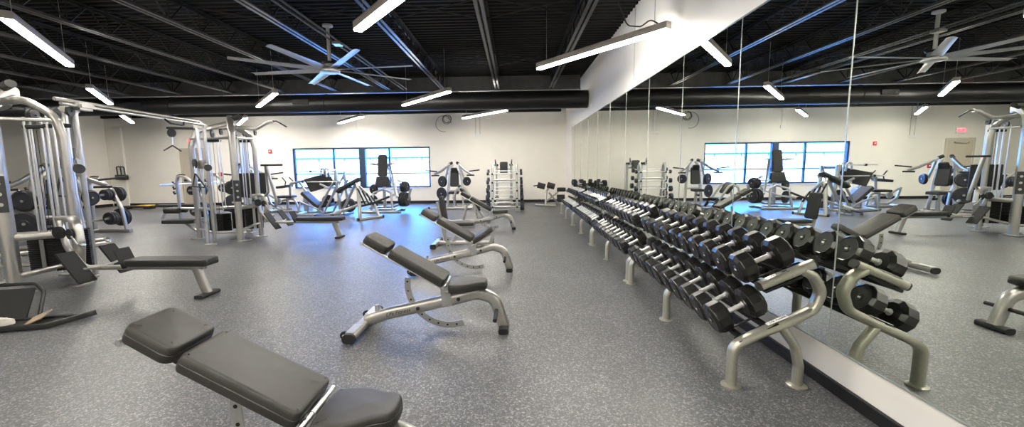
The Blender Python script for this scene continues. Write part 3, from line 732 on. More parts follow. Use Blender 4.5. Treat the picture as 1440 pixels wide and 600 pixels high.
def jungle(label, W, Rr, leg, Lf, tw, scale_y=1, dip=False, lat_left=True, placard=True, lat=True, pz=1.0, stacks=None, shroud=True):
    """W front slab column, Rr right tube column, Lf left column, tw twin cable column: all (x, y) at floor"""
    t = thing('multi_station_gym', label, 'cable machine', (W[0], W[1], 0))
    o = Vector((W[0], W[1], 0))
    def q(x, y, z): return (x-o.x, y-o.y, z)
    bk = (Lf[0]+.55, Rr[1]+.55)
    # main slab column bending back at the top
    c = part('main_column', SILVER, t, lambda m: m.sweep(fillet([q(W[0], W[1], .015), q(W[0], W[1], 2.28), q(W[0]-.30, W[1]+.42, 2.44), q(W[0]-.45, W[1]+.62, 2.42)], .30, 9), rrect(.12, .17, .045, 4), up=(.58, -.81, 0)))
    part('base_plate', STEEL, c, lambda m: m.box(q(W[0]+.02, W[1]-.02, .008), (.30, .26, .016), .005, rot=(0, 0, -20)))
    if placard:
        def f(m): m.X = Matrix.Translation(q(W[0]+.02, W[1], pz)) @ Matrix.Rotation(R(34), 4, 'Z'); m.box((0, -.088, 0), (.115, .008, .42), .003)
        pc = part('instruction_placard', PANEL, t, f)
        for k in range(3):
            def g(m): m.X = Matrix.Translation(q(W[0]+.02, W[1], pz)) @ Matrix.Rotation(R(34), 4, 'Z'); m.lathe((0, -.092, .12-.12*k), (0, -1, 0), ((0, .022), (.002, .022)), 16)
            part('pictogram', STEEL, pc, g)
    def f(m):
        m.tube([q(Rr[0], Rr[1], .01), q(Rr[0], Rr[1], 1.85), q(Rr[0]-.04, Rr[1]-.02, 2.1), q(Rr[0]-.30, Rr[1]-.1, 2.28), q(Rr[0]-.62, Rr[1]-.1, 2.26)], .045, .22, n=16)
    c = part('side_column', SILVER, t, f)
    part('base_disc', STEEL, c, lambda m: m.lathe(q(Rr[0], Rr[1], 0), (0, 0, 1), ((0, .11), (.014, .11), (.02, .07)), 24))
    c = part('left_column', SILVER, t, lambda m: m.bar([q(Lf[0], Lf[1], .015), q(Lf[0], Lf[1], 1.9), q(Lf[0]+.12, Lf[1]+.02, 2.2), q(Lf[0]+.4, Lf[1]+.1, 2.28), q(W[0]-.25, W[1]+.36, 2.36)], .07, .10, .18))
    part('base_plate', STEEL, c, lambda m: m.box(q(Lf[0], Lf[1], .008), (.26, .2, .016), .005))
    c = part('rear_column', SILVER, t, lambda m: m.bar([q(bk[0], bk[1], .015), q(bk[0], bk[1], 2.25)], .09, .14))
    part('base_plate', STEEL, c, lambda m: m.box(q(bk[0], bk[1], .008), (.26, .22, .016), .005))
    part('arm_cap', RUBBER, t, lambda m: m.bar([q(W[0]-.12, W[1]+.26, 2.43), q(W[0]+.06, W[1]+.20, 2.46)], .10, .09, r=.04))
    # twin cable column
    for k, dx in enumerate((-.05, .05)):
        part('cable_column_tube', STEEL if k else CHROME, t, lambda m: m.tube([q(tw[0]+dx, tw[1]+.04*k, .03), q(tw[0]+dx, tw[1]+.04*k, 2.2)], .03, n=16))
    part('column_foot', STEEL, t, lambda m: m.lathe(q(tw[0], tw[1], 0), (0, 0, 1), ((0, .10), (.014, .10), (.03, .05)), 20))
    part('column_head', SILVER, t, lambda m: m.box(q(tw[0], tw[1]+.02, 2.22), (.2, .12, .10), .02, seg=2))
    cz = 1.52
    cr = part('cable_carriage', SILVER, t, lambda m: (m.box(q(tw[0], tw[1]-.0, cz), (.15, .11, .16), .02, seg=2), m.bar([q(tw[0]+.03, tw[1]-.03, cz), q(tw[0]+.16, tw[1]-.10, cz-.02)], .05, .05)))
    pulley(t, q(tw[0]-.10, tw[1]-.08, cz+.02), (.5, .8, 0), .085); pulley(t, q(tw[0]+.16, tw[1]-.1, cz-.06), (.8, -.5, 0), .06)
    h = part('strap_handle', PLASTIC, t, lambda m: m.tube([q(tw[0]-.07, tw[1]-.13, cz-.16), q(tw[0]-.11, tw[1]-.17, cz-.40), q(tw[0]+.1, tw[1]-.13, cz-.42), q(tw[0]-.06, tw[1]-.13, cz-.17)], .012, .01))
    part('clip', CHROME, h, lambda m: m.tube([q(tw[0]-.08, tw[1]-.12, cz-.03), q(tw[0]-.07, tw[1]-.13, cz-.16)], .008))
    # cross bars
    part('upper_crossbar', STEEL, t, lambda m: m.bar([q(Lf[0], Lf[1], 2.04), q(W[0]-.05, W[1]+.05, 2.04)], .05, .04))
    part('upper_crossbar', STEEL, t, lambda m: m.bar([q(W[0]+.05, W[1]+.05, 2.04), q(Rr[0], Rr[1], 2.04)], .05, .04))
    part('middle_crossbar', SILVER, t, lambda m: m.tube([q(W[0]+.03, W[1]+.02, .66), q(Rr[0], Rr[1], .66)], .042, n=16))
    part('middle_crossbar', SILVER, t, lambda m: m.tube([q(Lf[0], Lf[1], .60), q(bk[0], bk[1], .60)], .036, n=16))
    part('lower_crossbar', SILVER, t, lambda m: m.tube([q(Lf[0], Lf[1], .20), q(tw[0]-.1, tw[1]+.25, .19), q(W[0], W[1]+.02, .19)], .026, .2))
    part('lower_crossbar', SILVER, t, lambda m: m.tube([q(W[0], W[1], .20), q(Rr[0], Rr[1], .30)], .026))
    part('lower_crossbar', SILVER, t, lambda m: m.tube([q(Rr[0], Rr[1], .22), q(bk[0], bk[1], .22)], .026))
    s1 = ((Lf[0]*.55+W[0]*.45), (Lf[1]*.5+W[1]*.5)+.12); s2 = ((W[0]+Rr[0])/2-.08, (W[1]+Rr[1])/2+.25); s3 = (bk[0]+.1, bk[1]-.35)
    if stacks: s1, s2 = stacks
    for px, py in ((s1[0]-.17, s1[1]+.06), (s1[0]+.17, s1[1]-.04), (s2[0]+.02, s2[1]-.06), (s2[0]-.17, s2[1]+.02)): part('guide_rod', CHROME, t, lambda m: m.cyl(q(px, py, .62), q(px, py, 2.04), .011, 12))
    weight_stack(t, *q(s1[0], s1[1], 0)[:2], .16, .52, rz=-12); weight_stack(t, *q(s2[0], s2[1], 0)[:2], .18, .66, .32, rz=40); weight_stack(t, *q(s3[0], s3[1], 0)[:2], .16, .56, .34, rz=10)
    for sx, sy, wd, rz in () if not shroud else ((s2[0]+.02, s2[1]+.15, .36, 30), (s1[0]+.35, s1[1]+.42, .42, 0)):
        def f(m): m.X = Matrix.Translation(q(sx, sy, 1.08)) @ Matrix.Rotation(R(rz), 4, 'Z'); m.box((0, 0, 0), (wd, .03, .52), .01)
        part('stack_shroud', PLASTIC, t, f)
    for k, (px, py) in enumerate((s1, s2, s3)):
        pulley(t, q(px, py, 2.14), (1, .3, 0), .075); pulley(t, q(px+.16, py+.03, 2.18), (1, .3, 0), .065)
    for px, py in (s1, s2):
        part('rod_stop', RUBBER, t, lambda m: m.box(q(px, py, 2.0), (.30, .08, .05), .01))
    # lat pulldown arm to the right
    if lat: part('lat_arm', SILVER, t, lambda m: m.bar([q(Rr[0]-.35, Rr[1]-.1, 2.26), q(Rr[0]+.15, Rr[1]-.12, 2.24), q(Rr[0]+.42, Rr[1]-.14, 2.37), q(Rr[0]+.52, Rr[1]-.14, 2.38)], .06, .07, .08))
    if lat: part('lat_bar', PLASTIC, t, lambda m: m.tube([q(Rr[0]+.50, Rr[1]-.14, 2.385), q(Rr[0]+.60, Rr[1]-.15, 2.38), q(Rr[0]+.80, Rr[1]-.16, 2.26)], .013, .03))
    # left arm with hanging V handle, seat and thigh roller
    if lat_left:
        part('pulldown_arm', PLASTIC, t, lambda m: m.bar([q(Lf[0]+.1, Lf[1], 2.25), q(Lf[0]-.44, Lf[1]-.02, 2.27)], .05, .05))
        pulley(t, q(Lf[0]-.36, Lf[1]-.02, 2.17), (0, 1, 0), .085)
        hh = part('v_handle', PLASTIC, t, lambda m: m.tube([q(Lf[0]-.56, Lf[1]-.02, 1.82), q(Lf[0]-.37, Lf[1]-.02, 1.92), q(Lf[0]-.20, Lf[1]-.02, 1.80)], .014, .02))
        part('clip', CHROME, hh, lambda m: m.tube([q(Lf[0]-.36, Lf[1]-.02, 2.09), q(Lf[0]-.37, Lf[1]-.02, 1.93)], .014))
        part('seat_arm', SILVER, t, lambda m: m.bar([q(Lf[0], Lf[1], .36), q(Lf[0]-.55, Lf[1], .36)], .06, .05)); part('seat_brace', SILVER, t, lambda m: m.bar([q(Lf[0], Lf[1], .12), q(Lf[0]-.30, Lf[1], .34)], .045, .045))
        part('seat_pad', VINYL2, t, lambda m: m.xf(q(Lf[0]-.70, Lf[1], .33)).pad(rect_outline(0, .62, .30, .28, .06), .075))
        part('roller_arm', CHROME, t, lambda m: m.bar([q(Lf[0]+.1, Lf[1], .63), q(Lf[0]-.35, Lf[1], .63)], .045, .045))
        for s in (-1, 1):
            part('thigh_roller', VINYL2, t, lambda m: m.cyl(q(Lf[0]-.62, Lf[1]+s*.09, .60), q(Lf[0]-.30, Lf[1]+s*.09, .60), .06, 18, .015))
    sub = M()
    low_row_t = bpy.data.objects.new('tmp', None)
    x, y = leg[0]-o.x, leg[1]-o.y
    low_row(t, (x, y))
    if dip:
        part('dip_frame', SILVER, t, lambda m: (m.bar([q(-4.98, 8.1, 1.49), q(-5.08, 8.3, .95), q(Rr[0], Rr[1], .70)], .045, .05, .06), m.bar([q(-4.96, 8.1, 1.49), q(-4.84, 8.15, .80), q(-4.9, 8.22, .66)], .045, .05, .06)))
        part('dip_handle', RUBBER, t, lambda m: m.cyl(q(-5.06, 8.08, 1.5), q(-4.62, 8.08, 1.5), .02, 14, .004))
    return t
jungle('large silver multi-stack cable machine nearest the camera at the left edge', (-5.93, 4.55), (-5.50, 4.90), (-3.52, 4.44), (-6.75, 5.0), (-5.77, 5.24), lat=False, pz=1.18, stacks=((-6.08, 5.12), (-5.72, 5.05)), shroud=False)
jungle('silver multi-stack cable machine farther back, left of the window', (-5.51, 7.95), (-5.38, 8.42), (-3.59, 8.19), (-6.54, 8.2), (-5.80, 7.52), dip=True)
# crossover beam between the two stations
t = thing('crossover_beam', 'long silver crossover beam spanning between the two cable machines', 'beam', (-5.52, 5.2, 2.27))
part('beam', SILVER, t, lambda m: m.tube([(-.02, -.3, .035), (-.28, 2.32, .035)], .024, n=12)); part('beam', CHROME, t, lambda m: m.tube([(.05, -.3, -.02), (-.21, 2.32, -.02)], .020, n=12))
part('beam_bracket', SILVER, t, lambda m: m.box((.0, .0, -.02), (.16, .22, .10), .03, seg=2)); part('beam_bracket', SILVER, t, lambda m: m.box((-.28, 2.3, -.02), (.16, .12, .10), .03, seg=2))
part('pull_up_grip', RUBBER, t, lambda m: m.tube([(-.10, 1.35, -.02), (-.05, 1.4, -.09), (-.12, 1.75, -.09), (-.15, 1.8, -.02)], .014, .04))

# ================================================================= PLATES, OLYMPIC BENCHES
def plates(t, c, ax, rs, th=.035, nm='weight_plate'):
    a = Vector(ax).normalized(); c = Vector(c)
    for r in rs:
        m = M(); m.lathe(c, a, ((0, r*.25), (.001, r*.93), (.006, r), (th-.006, r), (th-.001, r*.93), (th-.002, r*.82), (th-.010, r*.78), (th-.010, r*.34), (th-.001, r*.30), (th, r*.14)), 28); p = m.build(nm, PLATE, t)
        m = M(); m.lathe(c+a*(th-.004), a, ((0, r*.13), (.006, r*.13)), 16); m.build('hub', STEEL, p); c = c+a*(th+.003)
def oly(label, loc, rz, lab_plates):
    t = thing('olympic_bench', label, 'weight bench', loc, rz, 'olympic benches')
    for s in (0, 1):
        yy = s*1.15-1.15
        def f(m):
            m.bar([(-.40, yy, .05), (-.40, yy, 1.12), (-.36, yy, 1.26), (-.16, yy, 1.24), (.12, yy, 1.0), (.30, yy, .55), (.36, yy, .05)], .06, .07, .1, up=(0, 1, 0)); m.bar([(-.46, yy, .035), (.46, yy, .035)], .08, .07, r=.02)
        fr = part('upright_frame', SILVER, t, f)
        part('guard', RUBBER, fr, lambda m: m.bar([(-.425, yy, .80), (-.425, yy, 1.12), (-.37, yy, 1.29), (-.16, yy, 1.275)], .05, .02, .1, up=(0, 1, 0)))
        for z in (.95, 1.08, .82):
            part('bar_hook', PLASTIC, t, lambda m: m.bar([(-.40, yy, z), (-.50, yy, z-.04), (-.52, yy, z+.03)], .05, .03, up=(0, 1, 0)))
        for (x, z, rs) in ((.10, 1.0, (.12, .10)), (.24, .80, (.17,)), (.32, .35, (.17, .16))):
            pass
        for k, (x, z, rs) in enumerate(((-.02, .88, (.13, .12, .12)), (.02, .34, (.15, .15, .14)))):
            part('storage_horn', CHROME, t, lambda m: m.cyl((x+.15, yy-.02, z), (x+.15, yy-.28, z), .025, 14)); part('storage_horn', CHROME, t, lambda m: m.cyl((x+.15, yy+.02, z), (x+.15, yy+.22, z), .025, 14))
            plates(t, (x+.15, yy-.06, z), (0, -1, 0), rs, .05); plates(t, (x+.15, yy+.06, z), (0, 1, 0), (rs[0]*1.35, rs[0]*1.35), .05)
    part('crossbar', SILVER, t, lambda m: m.bar([(-.1, -1.15, .3), (-.1, 0, .3)], .05, .05)); part('crossbar', SILVER, t, lambda m: m.bar([(-.3, -1.15, .05), (-.3, 0, .05)], .06, .05))
    part('bench_pad', VINYL2, t, lambda m: m.xf((-1.5, -.575, .38)).pad(rect_outline(0, 1.15, .28, .28, .05), .07))
    part('bench_support', SILVER, t, lambda m: (m.bar([(-1.35, -.575, .34), (-.1, -.575, .30)], .06, .06), m.bar([(-1.3, -.575, .33), (-1.42, -.575, .03)], .06, .06)))
    b = thing('barbell', 'chrome barbell resting on hooks of the %s' % lab_plates, 'barbell', Matrix.Translation(loc) @ Matrix.Rotation(R(rz), 4, 'Z') @ Vector((-.47, -.575, 1.04)), rz, 'barbells resting on bench hooks')
    part('bar', CHROME, b, lambda m: m.cyl((0, -1.05, 0), (0, 1.05, 0), .014, 12))
    for s in (-1, 1):
        part('sleeve', CHROME, b, lambda m: m.lathe((0, s*.66, 0), (0, s, 0), ((0, .035), (.02, .035), (.025, .025), (.40, .025)), 14))
    return t
oly('silver olympic bench with black plates standing by the back left door', (-9.42, 9.18, 0), 0, 'left olympic bench')
oly('silver olympic bench with black plates half hidden behind the farther cable machine', (-8.62, 11.85, 0), 0, 'olympic bench behind the farther cable machine')
# tray and cloth on the floor
t = thing('floor_tray', 'black open plastic tray with raised back on the floor, bottom left', 'tray', (-4.62, 3.55, 0), 14)
def f(m):
    m.bar([(-.62, .06, .04), (.48, .10, .03)], .03, .03); m.box((-.2, .02, .02), (.95, .34, .02), .006); m.bar([(-.62, -.15, .03), (.30, -.15, .03), (.52, .10, .05)], .03, .05, .05)
part('tray', PLASTIC, t, f)
part('raised_back', RUBBER, t, lambda m: m.xf((-.33, .16, .17), (62, 0, 0)).box((0, 0, 0), (.60, .30, .015), .006))
part('back_rim', PLASTIC, t, lambda m: m.xf((-.33, .165, .02), (62, 0, 0)).bar([(.35, -.02, .012), (.33, .25, .012), (.24, .34, .012), (-.3, .34, .012)], .03, .03, .07, up=(0, 0, 1)))
part('worn_panel', TAN, t, lambda m: m.xf((.12, .0, .065), (8, -24, 10)).box((0, 0, 0), (.16, .2, .012), .004))
c = M(); pts = []; n = 18
o2 = [(-.24+.0, -.07), (-.1, -.10), (.10, -.085), (.22, -.03), (.24, .02), (.1, .075), (-.1, .085), (-.25, .05)]
c.pad([(x, y) for x, y in o2], .055, .015, .012); o = c.build('folded_cloth', CLOTH); o.location = (-4.88, 3.46, .032); o.rotation_euler = (0, 0, R(10)); tag(o, 'pale folded cloth lying in the black tray on the floor', 'cloth')
# ================================================================= MACHINES ALONG THE BACK
def P(name, mat, t, *bars, up=(0, 0, 1), fr=.06):
    """one welded part from several bars: (points, w, h)"""
    m = M()
    for b in bars: m.bar(b[0], b[1], b[2], fr, up=up, r=min(b[1], b[2])*.35)
    return m.build(name, mat, t)
def PADM(name, t, o, d, y, outline, T, mat=None):
    m = M(); m.X = frame3(o, d, y); m.pad(outline, T); return m.build(name, mat or VINYL2, t)

# leg press under the left window pane
t = thing('leg_press', 'silver leg press with large black foot plate in front of the left window', 'leg press', (-5.8, 12.3, 0))
P('base_frame', SILVER, t, ([(-.75, -.32, .04), (.75, -.32, .04)], .06, .07), ([(-.75, .32, .04), (.75, .32, .04)], .06, .07), ([(-.72, -.35, .045), (-.72, .35, .045)], .06, .07), ([(.72, -.35, .045), (.72, .35, .045)], .06, .07), ([(-.70, -.3, .05), (-.62, -.25, .45)], .05, .05), ([(-.70, .3, .05), (-.62, .25, .45)], .05, .05), ([(-.62, -.27, .42), (-.1, -.27, .2), (.1, -.27, .05)], .05, .05), ([(-.1, 0, .05), (-.1, 0, .25)], .1, .1))
for s in (-1, 1):
    P('guide_rail', STEEL, t, ([(-.12, s*.26, .12), (.55, s*.26, 1.22)], .045, .06)); P('rail_brace', SILVER, t, ([(.10, s*.33, .05), (.62, s*.33, 1.05)], .05, .05))
P('rear_upright', SILVER, t, ([(.62, -.30, .04), (.52, -.30, 1.32), (.45, -.30, 1.36)], .12, .07), ([(.62, .30, .04), (.52, .30, 1.32)], .12, .07), ([(.52, -.3, 1.28), (.52, .3, 1.28)], .06, .06))
PADM('back_pad', t, (-.66, 0, .66), (.62, 0, -.60), (0, 1, 0), rect_outline(0, .66, .42, .38, .06), .09)
PADM('seat_pad', t, (-.20, 0, .20), (.98, 0, .16), (0, 1, 0), rect_outline(0, .46, .40, .38, .06), .09)
f = part('foot_plate', RUBBER, t, lambda m: (setattr(m, 'X', frame3((-.06, -.10, 1.0), (-.35, .1, .62), (.70, .70, .0))), m.box((.0, 0, 0), (.44, .80, .035), .01)))
P('carriage', SILVER, t, ([(.0, -.24, .95), (.30, -.24, .80)], .05, .06), ([(.0, .24, .95), (.30, .24, .80)], .05, .06), ([(.24, -.45, .84), (.24, .45, .84)], .05, .06), ([(-.02, -.1, 1.2), (.0, -.1, 1.40), (.12, -.1, 1.40), (.15, -.1, 1.15)], .05, .05), ([(-.02, .1, 1.2), (.0, .1, 1.40), (.12, .1, 1.40), (.15, .1, 1.15)], .05, .05))
for z, xa, xb in ((1.33, -.52, .50), (1.02, -.78, .80)):
    part('plate_horn', CHROME, t, lambda m: m.cyl((xa, -.36, z), (xb, -.36, z), .018, 12)); part('horn_collar', RUBBER, t, lambda m: m.cyl((xa+.30, -.36, z), (xa+.36, -.36, z), .032, 14))
plates(t, (.82, -.18, .30), (.25, -1, 0), (.21, .19)); plates(t, (-.02, .30, .40), (.1, -1, 0), (.19,))
P('foot_step', RUBBER, t, ([(.05, -.75, .08), (.62, -.65, .10)], .25, .03)); P('step_arm', SILVER, t, ([(.3, -.7, .06), (.3, -.3, .05)], .05, .05))

# chest supported row bench
t = thing('row_bench', 'pale-legged chest supported row bench with long lever bar, in front of the window middle', 'weight bench', (-4.25, 11.15, 0))
P('front_leg', SILVER, t, ([(-.10, -.02, 1.06), (-.02, -.08, .80), (.08, -.30, .05)], .09, .07)); P('rear_leg', STEEL, t, ([(-.04, .02, .92), (.25, .25, .5), (.42, .22, .05)], .09, .07))
P('foot_bar', SILVER, t, ([(.02, -.36, .035), (.50, .34, .035)], .09, .07))
for s in (0, 1):
    part('end_cap', RUBBER, t, lambda m: m.bar([(.02+s*.455, -.36+s*.665, .035), (.045+s*.455, -.325+s*.665, .035)], .1, .075))
P('rear_stand', STEEL, t, ([(-.12, 0, .98), (-.42, 0, .42), (-.66, 0, .06)], .07, .06), ([(-.66, -.25, .035), (-.66, .25, .035)], .07, .06))
part('chest_pad', VINYL2, t, lambda m: m.bar([(-.58, -.06, .76), (-.54, -.06, .82), (-.02, .02, 1.10), (.02, .02, 1.09)], .26, .11, r=.045))
P('lever_bar', STEEL, t, ([(-1.0, -.12, .10), (-.62, -.10, .20), (-.05, -.05, .40), (.2, 0, .45)], .06, .07))
part('pivot_sleeve', CHROME, t, lambda m: m.cyl((-.72, -.10, .17), (-.52, -.09, .24), .055, 16)); P('foot_platform', RUBBER, t, ([(-1.15, -.25, .16), (-.72, -.25, .12)], .30, .03)); P('platform_stem', STEEL, t, ([(-.93, -.2, .02), (-.93, -.15, .15)], .06, .05))
for k in range(4):
    part('pull_handle', RUBBER, t, lambda m: m.tube([(-.02+.10*k, -.12+.05*k, .86-.07*k), (.16+.10*k, -.10+.05*k, .42-.02*k)], .02, n=10))
part('loading_bar', RUBBER, t, lambda m: m.tube([(-.0, -.05, .36), (.35, 0, .44), (.80, .02, .62)], .028, n=12))

# tall padded lever press
t = thing('lever_squat_machine', 'plate loaded machine with tall narrow black back pad in front of the right window', 'weight machine', (-4.1, 12.95, 0))
PADM('back_pad', t, (-.22+.14, .02, 1.12), (.0, .12, .68), (-1, 0, 0), rect_outline(0, .70, .30, .29, .07), .09)
PADM('lower_pad', t, (-.08, -.02, .80), (0, .06, .34), (-1, 0, 0), rect_outline(0, .32, .50, .38, .05), .10)
P('crossbar', CHROME, t, ([(-.62, .10, 1.53), (.28, .10, 1.53)], .035, .035)); P('handle_arm', SILVER, t, ([(-.42, -.02, 1.53), (-.2, .12, 1.50)], .06, .06)); P('handle_arm', SILVER, t, ([(.10, .12, 1.50), (.22, -.02, 1.53)], .06, .06)); P('crossbar', CHROME, t, ([(-.30, -.02, 1.12), (.14, -.02, 1.12)], .03, .03))
P('slide_rail', STEEL, t, ([(.10, .16, 1.50), (.30, -.1, .95), (.46, -.3, .50)], .06, .06)); P('slide_rail', STEEL, t, ([(.02, .22, 1.50), (.22, .0, .95), (.40, -.2, .45)], .05, .05))
P('seat_frame', SILVER, t, ([(-.08, .1, .80), (-.08, .1, .10)], .08, .10), ([(-.35, -.2, .62), (-.08, .05, .72), (.22, -.2, .62)], .06, .06), ([(-.35, -.2, .62), (-.40, -.3, .06)], .06, .06), ([(.22, -.2, .62), (.28, -.3, .06)], .06, .06))
P('base_frame', SILVER, t, ([(-.75, -.35, .035), (.55, -.35, .035)], .07, .07), ([(-.5, .35, .035), (.5, .35, .035)], .07, .07), ([(-.4, -.35, .04), (-.4, .35, .04)], .07, .06), ([(.35, -.35, .04), (.35, .35, .04)], .07, .06))
P('press_arm', SILVER, t, ([(-.5, -.3, .35), (.0, -.25, .42), (.45, -.15, .62), (.55, -.1, .95), (.40, -.05, 1.0)], .06, .06), ([(-.6, .1, .12), (.2, .1, .15), (.70, .0, .35), (.82, -.05, .75)], .07, .07))
for z in (.55, .72, .88): part('adjust_rung', STEEL, t, lambda m: m.cyl((.2, -.12, z), (.66, -.12, z), .018, 10))
plates(t, (.52, .0, .80), (1, -.25, 0), (.17, .17, .17, .15), .05); plates(t, (.50, -.05, .40), (1, -.25, 0), (.23, .23, .23, .21), .055); plates(t, (-.42, .15, .72), (-.5, -1, 0), (.17, .15)); plates(t, (-.46, .15, .34), (-.5, -1, 0), (.2,))

# chest press
def press(label, loc, rz, grp=None):
    t = thing('chest_press_machine', label, 'weight machine', loc, rz, grp)
    PADM('back_pad', t, (.06, -.02, .74), (0, .08, .52), (-1, 0, 0), rect_outline(0, .56, .30, .26, .05), .09); PADM('head_pad', t, (.06, .02, 1.22), (0, -.10, .24), (-1, 0, 0), rect_outline(0, .18, .24, .20, .04), .07)
    m = M(); m.xf((.06, -.38, .52)); m.X = m.X @ Matrix.Rotation(PI/2, 4, 'Z'); m.pad(rect_outline(-.05, .36, .34, .30, .07), .08); m.build('seat_pad', VINYL2, t)
    P('seat_post', STEEL, t, ([(.06, -.15, .50), (.06, -.10, .05)], .08, .09)); part('adjust_knob', PLASTIC, t, lambda m: m.cyl((.06, -.22, .40), (.06, -.34, .40), .035, 12))
    P('main_frame', SILVER, t, ([(-.22, .05, .05), (-.10, .12, 1.35), (.0, .15, 1.50)], .07, .09), ([(.34, .05, .05), (.28, .12, 1.0), (.22, .15, 1.45)], .06, .08), ([(-.2, .13, 1.18), (.30, .13, 1.18)], .06, .07), ([(-.2, .1, .6), (.3, .1, .6)], .06, .06))
    P('base_frame', SILVER, t, ([(-.78, -.35, .05), (.66, -.25, .05)], .08, .08), ([(-.6, .42, .05), (.6, .42, .05)], .07, .07), ([(-.22, -.35, .05), (-.22, .42, .05)], .07, .07), ([(.34, -.3, .05), (.34, .42, .05)], .07, .07))
    part('end_cap', RUBBER, t, lambda m: m.bar([(-.80, -.352, .05), (-.72, -.346, .05)], .09, .09)) 
    for s in (-1, 1):
        c = .06
        P('press_arm', STEEL, t, ([(c+s*.10, .05, 1.54), (c+s*.18, -.05, 1.46), (c+s*.42, -.22, 1.26), (c+s*.62, -.34, 1.16)], .06, .07)); P('weight_arm', SILVER, t, ([(c+s*.20, .0, 1.42), (c+s*.34, .05, .95)], .05, .06))
        part('arm_cap', RUBBER, t, lambda m: m.cyl((c+s*.08, .07, 1.55), (c+s*.15, -.01, 1.50), .045, 14, .006))
        part('hand_grip', RUBBER, t, lambda m: m.cyl((c+s*.52, -.36, 1.26), (c+s*.88, -.42, 1.30), .02, 12, .004)); part('hand_grip', RUBBER, t, lambda m: m.cyl((c+s*.45, -.34, 1.13), (c+s*.70, -.40, 1.13), .022, 12, .004))
        plates(t, (c+s*.40, .02, .92), (s*.6, -.9, 0), (.19, .17) if s < 0 else (.15, .13)); 
    plates(t, (-.38, -.02, .52), (-.5, -.9, 0), (.21,)); 
    return t
press('plate loaded chest press with raised arms between window and barbell rack', (-2.05, 13.7, 0), 0)
press('plate loaded press half hidden behind the middle of the farther cable machine', (-7.6, 11.3, 0), 70)
press('plate loaded press seen between the rods of the nearest cable machine', (-8.35, 7.15, 0), 50)

# barbell rack with fixed barbells
t = thing('barbell_rack', 'silver rack of fixed barbells against the back wall near the corner', 'rack', (-.29, 12.85, 0))
for s, nm in ((-1, 'left'), (1, 'right')):
    P('upright', SILVER, t, ([(s*.38, -.20, .03), (s*.38, -.08, 1.35), (s*.38, 0, 1.45)], .08, .07)); P('upright', STEEL, t, ([(s*.38, .26, .03), (s*.38, .10, 1.35), (s*.38, 0, 1.42)], .07, .06)); P('foot', SILVER, t, ([(s*.38, -.34, .03), (s*.38, .36, .03)], .09, .06))
P('crossbar', SILVER, t, ([(-.38, 0, .12), (.38, 0, .12)], .05, .06)); P('crossbar', SILVER, t, ([(-.38, 0, .98), (.38, 0, .98)], .05, .05))
bz = (1.19, .92, .67, .43, .17); by = lambda z: -.19+.10*z
for side in (-1, 1):
    for k, z in enumerate(bz):
        z2 = z+(.07 if side > 0 else 0); yy = (-.22+.10*z2-.05) if side < 0 else (.28-.12*z2+.05)
        for s in (-1, 1): part('bar_hook', PLASTIC, t, lambda m: m.bar([(s*.38, yy-side*.04, z2-.02), (s*.38, yy+side*.02, z2-.035), (s*.38, yy+side*.04, z2+.01)], .05, .012))
        b = thing('fixed_barbell', 'fixed black-ended barbell on the %s side of barbell rack, %s from the top' % ({-1: 'front', 1: 'back'}[side], ORD[k]), 'barbell', (-.29, 12.85+yy, z2), 0, 'fixed barbells on the barbell rack')
        part('bar', CHROME, b, lambda m: m.cyl((-.50-.0, 0, 0), (.50, 0, 0), .014, 12)); r = .058+.014*k; w_ = .07+.012*k
        for s in (-1, 1): part('barbell_head', PLATE, b, lambda m: m.lathe((s*.48, 0, 0), (s, 0, 0), ((0, r*.75), (.012, r), (w_-.012, r), (w_, r*.8)), 20))
# leg raise tower behind
t = thing('leg_raise_tower', 'tall leg raise tower with black back pad behind the barbell rack', 'exercise tower', (-.36, 14.85, 0))
PADM('back_pad', t, (0, -.05, 1.12), (0, .02, .44), (-1, 0, 0), rect_outline(0, .44, .28, .28, .04), .07)
for s in (-1, 1):
    P('upright', SILVER, t, ([(s*.26, .1, .03), (s*.26, .1, 1.45)], .07, .09)); P('arm_rest_bar', SILVER, t, ([(s*.26, .1, 1.40), (s*.26, -.35, 1.40), (s*.28, -.38, 1.62)], .045, .045)); part('arm_pad', VINYL2, t, lambda m: m.bar([(s*.26, .02, 1.45), (s*.26, -.30, 1.45)], .13, .07, r=.03)); part('hand_grip', RUBBER, t, lambda m: m.cyl((s*.28, -.38, 1.48), (s*.29, -.38, 1.64), .02, 12, .004))
    P('foot', SILVER, t, ([(s*.30, -.45, .035), (s*.30, .5, .035)], .08, .07)); part('step', RUBBER, t, lambda m: m.bar([(s*.26, -.2, .28), (s*.26, .02, .28)], .14, .05))
P('crossbar', SILVER, t, ([(-.26, .1, 1.30), (.26, .1, 1.30)], .06, .06), ([(-.26, .1, .12), (.26, .1, .12)], .06, .06))
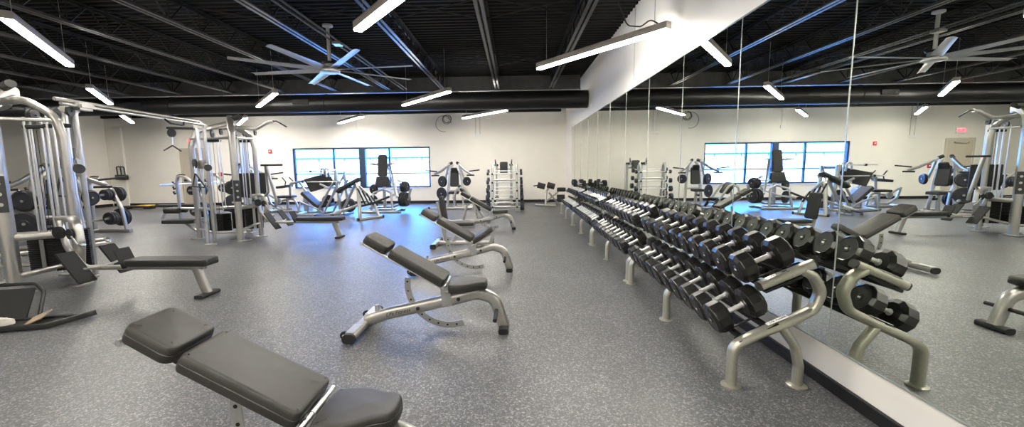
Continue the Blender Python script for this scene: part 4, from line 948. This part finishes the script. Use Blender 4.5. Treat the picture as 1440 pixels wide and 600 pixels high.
# back extension bench
t = thing('back_extension_bench', 'small silver back extension bench with twin black hip pads in the back right corner', 'bench', (1.15, 14.6, 0))
P('base_frame', SILVER, t, ([(-.42, -.28, .04), (.30, -.42, .04)], .09, .07), ([(-.05, -.35, .04), (.45, .30, .05)], .08, .07), ([(.25, .30, .04), (.70, .24, .04)], .08, .06)); P('stand', SILVER, t, ([(-.05, -.30, .06), (.0, -.12, .50), (.08, -.05, .62)], .07, .07), ([(.42, .1, .06), (.10, -.05, .45)], .06, .06), ([(.02, -.15, .18), (.40, .0, .45), (.48, .0, .55)], .05, .05))
for x in (-.18, .16): part('hip_pad', VINYL2, t, lambda m: m.xf((x, -.10, .70), (0, 15, -12)).bar([(-.13, 0, 0), (.13, 0, 0)], .20, .20, r=.07))
part('foot_roller', VINYL2, t, lambda m: m.cyl((.38, -.05, .56), (.68, -.05, .56), .075, 18, .02)); part('foot_plate', RUBBER, t, lambda m: m.xf((.52, -.02, .26), (60, 0, 0)).box((0, 0, 0), (.28, .26, .02), .01)); part('hand_grip', RUBBER, t, lambda m: m.cyl((-.46, -.12, .70), (-.28, -.10, .72), .02, 12, .004))
# seated machine by the alarm
def seated(label, loc, rz):
    t = thing('abdominal_machine', label, 'weight machine', loc, rz)
    P('base_frame', SILVER, t, ([(-.75, -.05, .04), (.65, -.05, .04)], .08, .07), ([(.55, -.35, .04), (.55, .35, .04)], .08, .07), ([(-.72, -.3, .04), (-.72, .3, .04)], .08, .07)); P('curved_frame', SILVER, t, ([(-.70, 0, .62), (-.62, 0, .30), (-.35, 0, .10), (.1, 0, .12)], .06, .07, ), ([(-.65, 0, .58), (-.3, 0, .36), (.2, 0, .48), (.30, 0, .05)], .055, .06), fr=.2)
    P('seat_post', SILVER, t, ([(-.05, 0, .08), (-.05, 0, .50)], .08, .08)); part('seat_pad', VINYL2, t, lambda m: m.xf((-.35, 0, .48)).pad(rect_outline(0, .55, .32, .34, .06), .07))
    P('arm_frame', SILVER, t, ([(.05, 0, .5), (.08, 0, .95), (.35, 0, 1.0), (.62, 0, .62)], .06, .06), ([(-.22, 0, .80), (.34, 0, .98)], .05, .05)); part('chest_pad', VINYL2, t, lambda m: m.bar([(-.30, 0, .82), (.05, 0, .86)], .36, .08, r=.03)); part('chest_pad', VINYL2, t, lambda m: m.bar([(.30, 0, .98), (.58, 0, 1.02)], .30, .07, r=.03))
    for s in (-1, 1): part('hand_grip', RUBBER, t, lambda m: m.tube([(.02, s*.22, .86), (.06, s*.22, 1.0), (-.06, s*.2, 1.14)], .016, .04))
    part('weight_housing', SILVER, t, lambda m: m.box((.62, .0, .32), (.16, .34, .56), .03, seg=2)); part('pivot_disc', STEEL, t, lambda m: m.lathe((-.30, -.08, .38), (0, -1, 0), ((0, .10), (.03, .10), (.04, .07)), 24))
    return t
seated('blue-lit seated abdominal machine by the back wall, left of the window', (-7.3, 13.0, 0), 0)
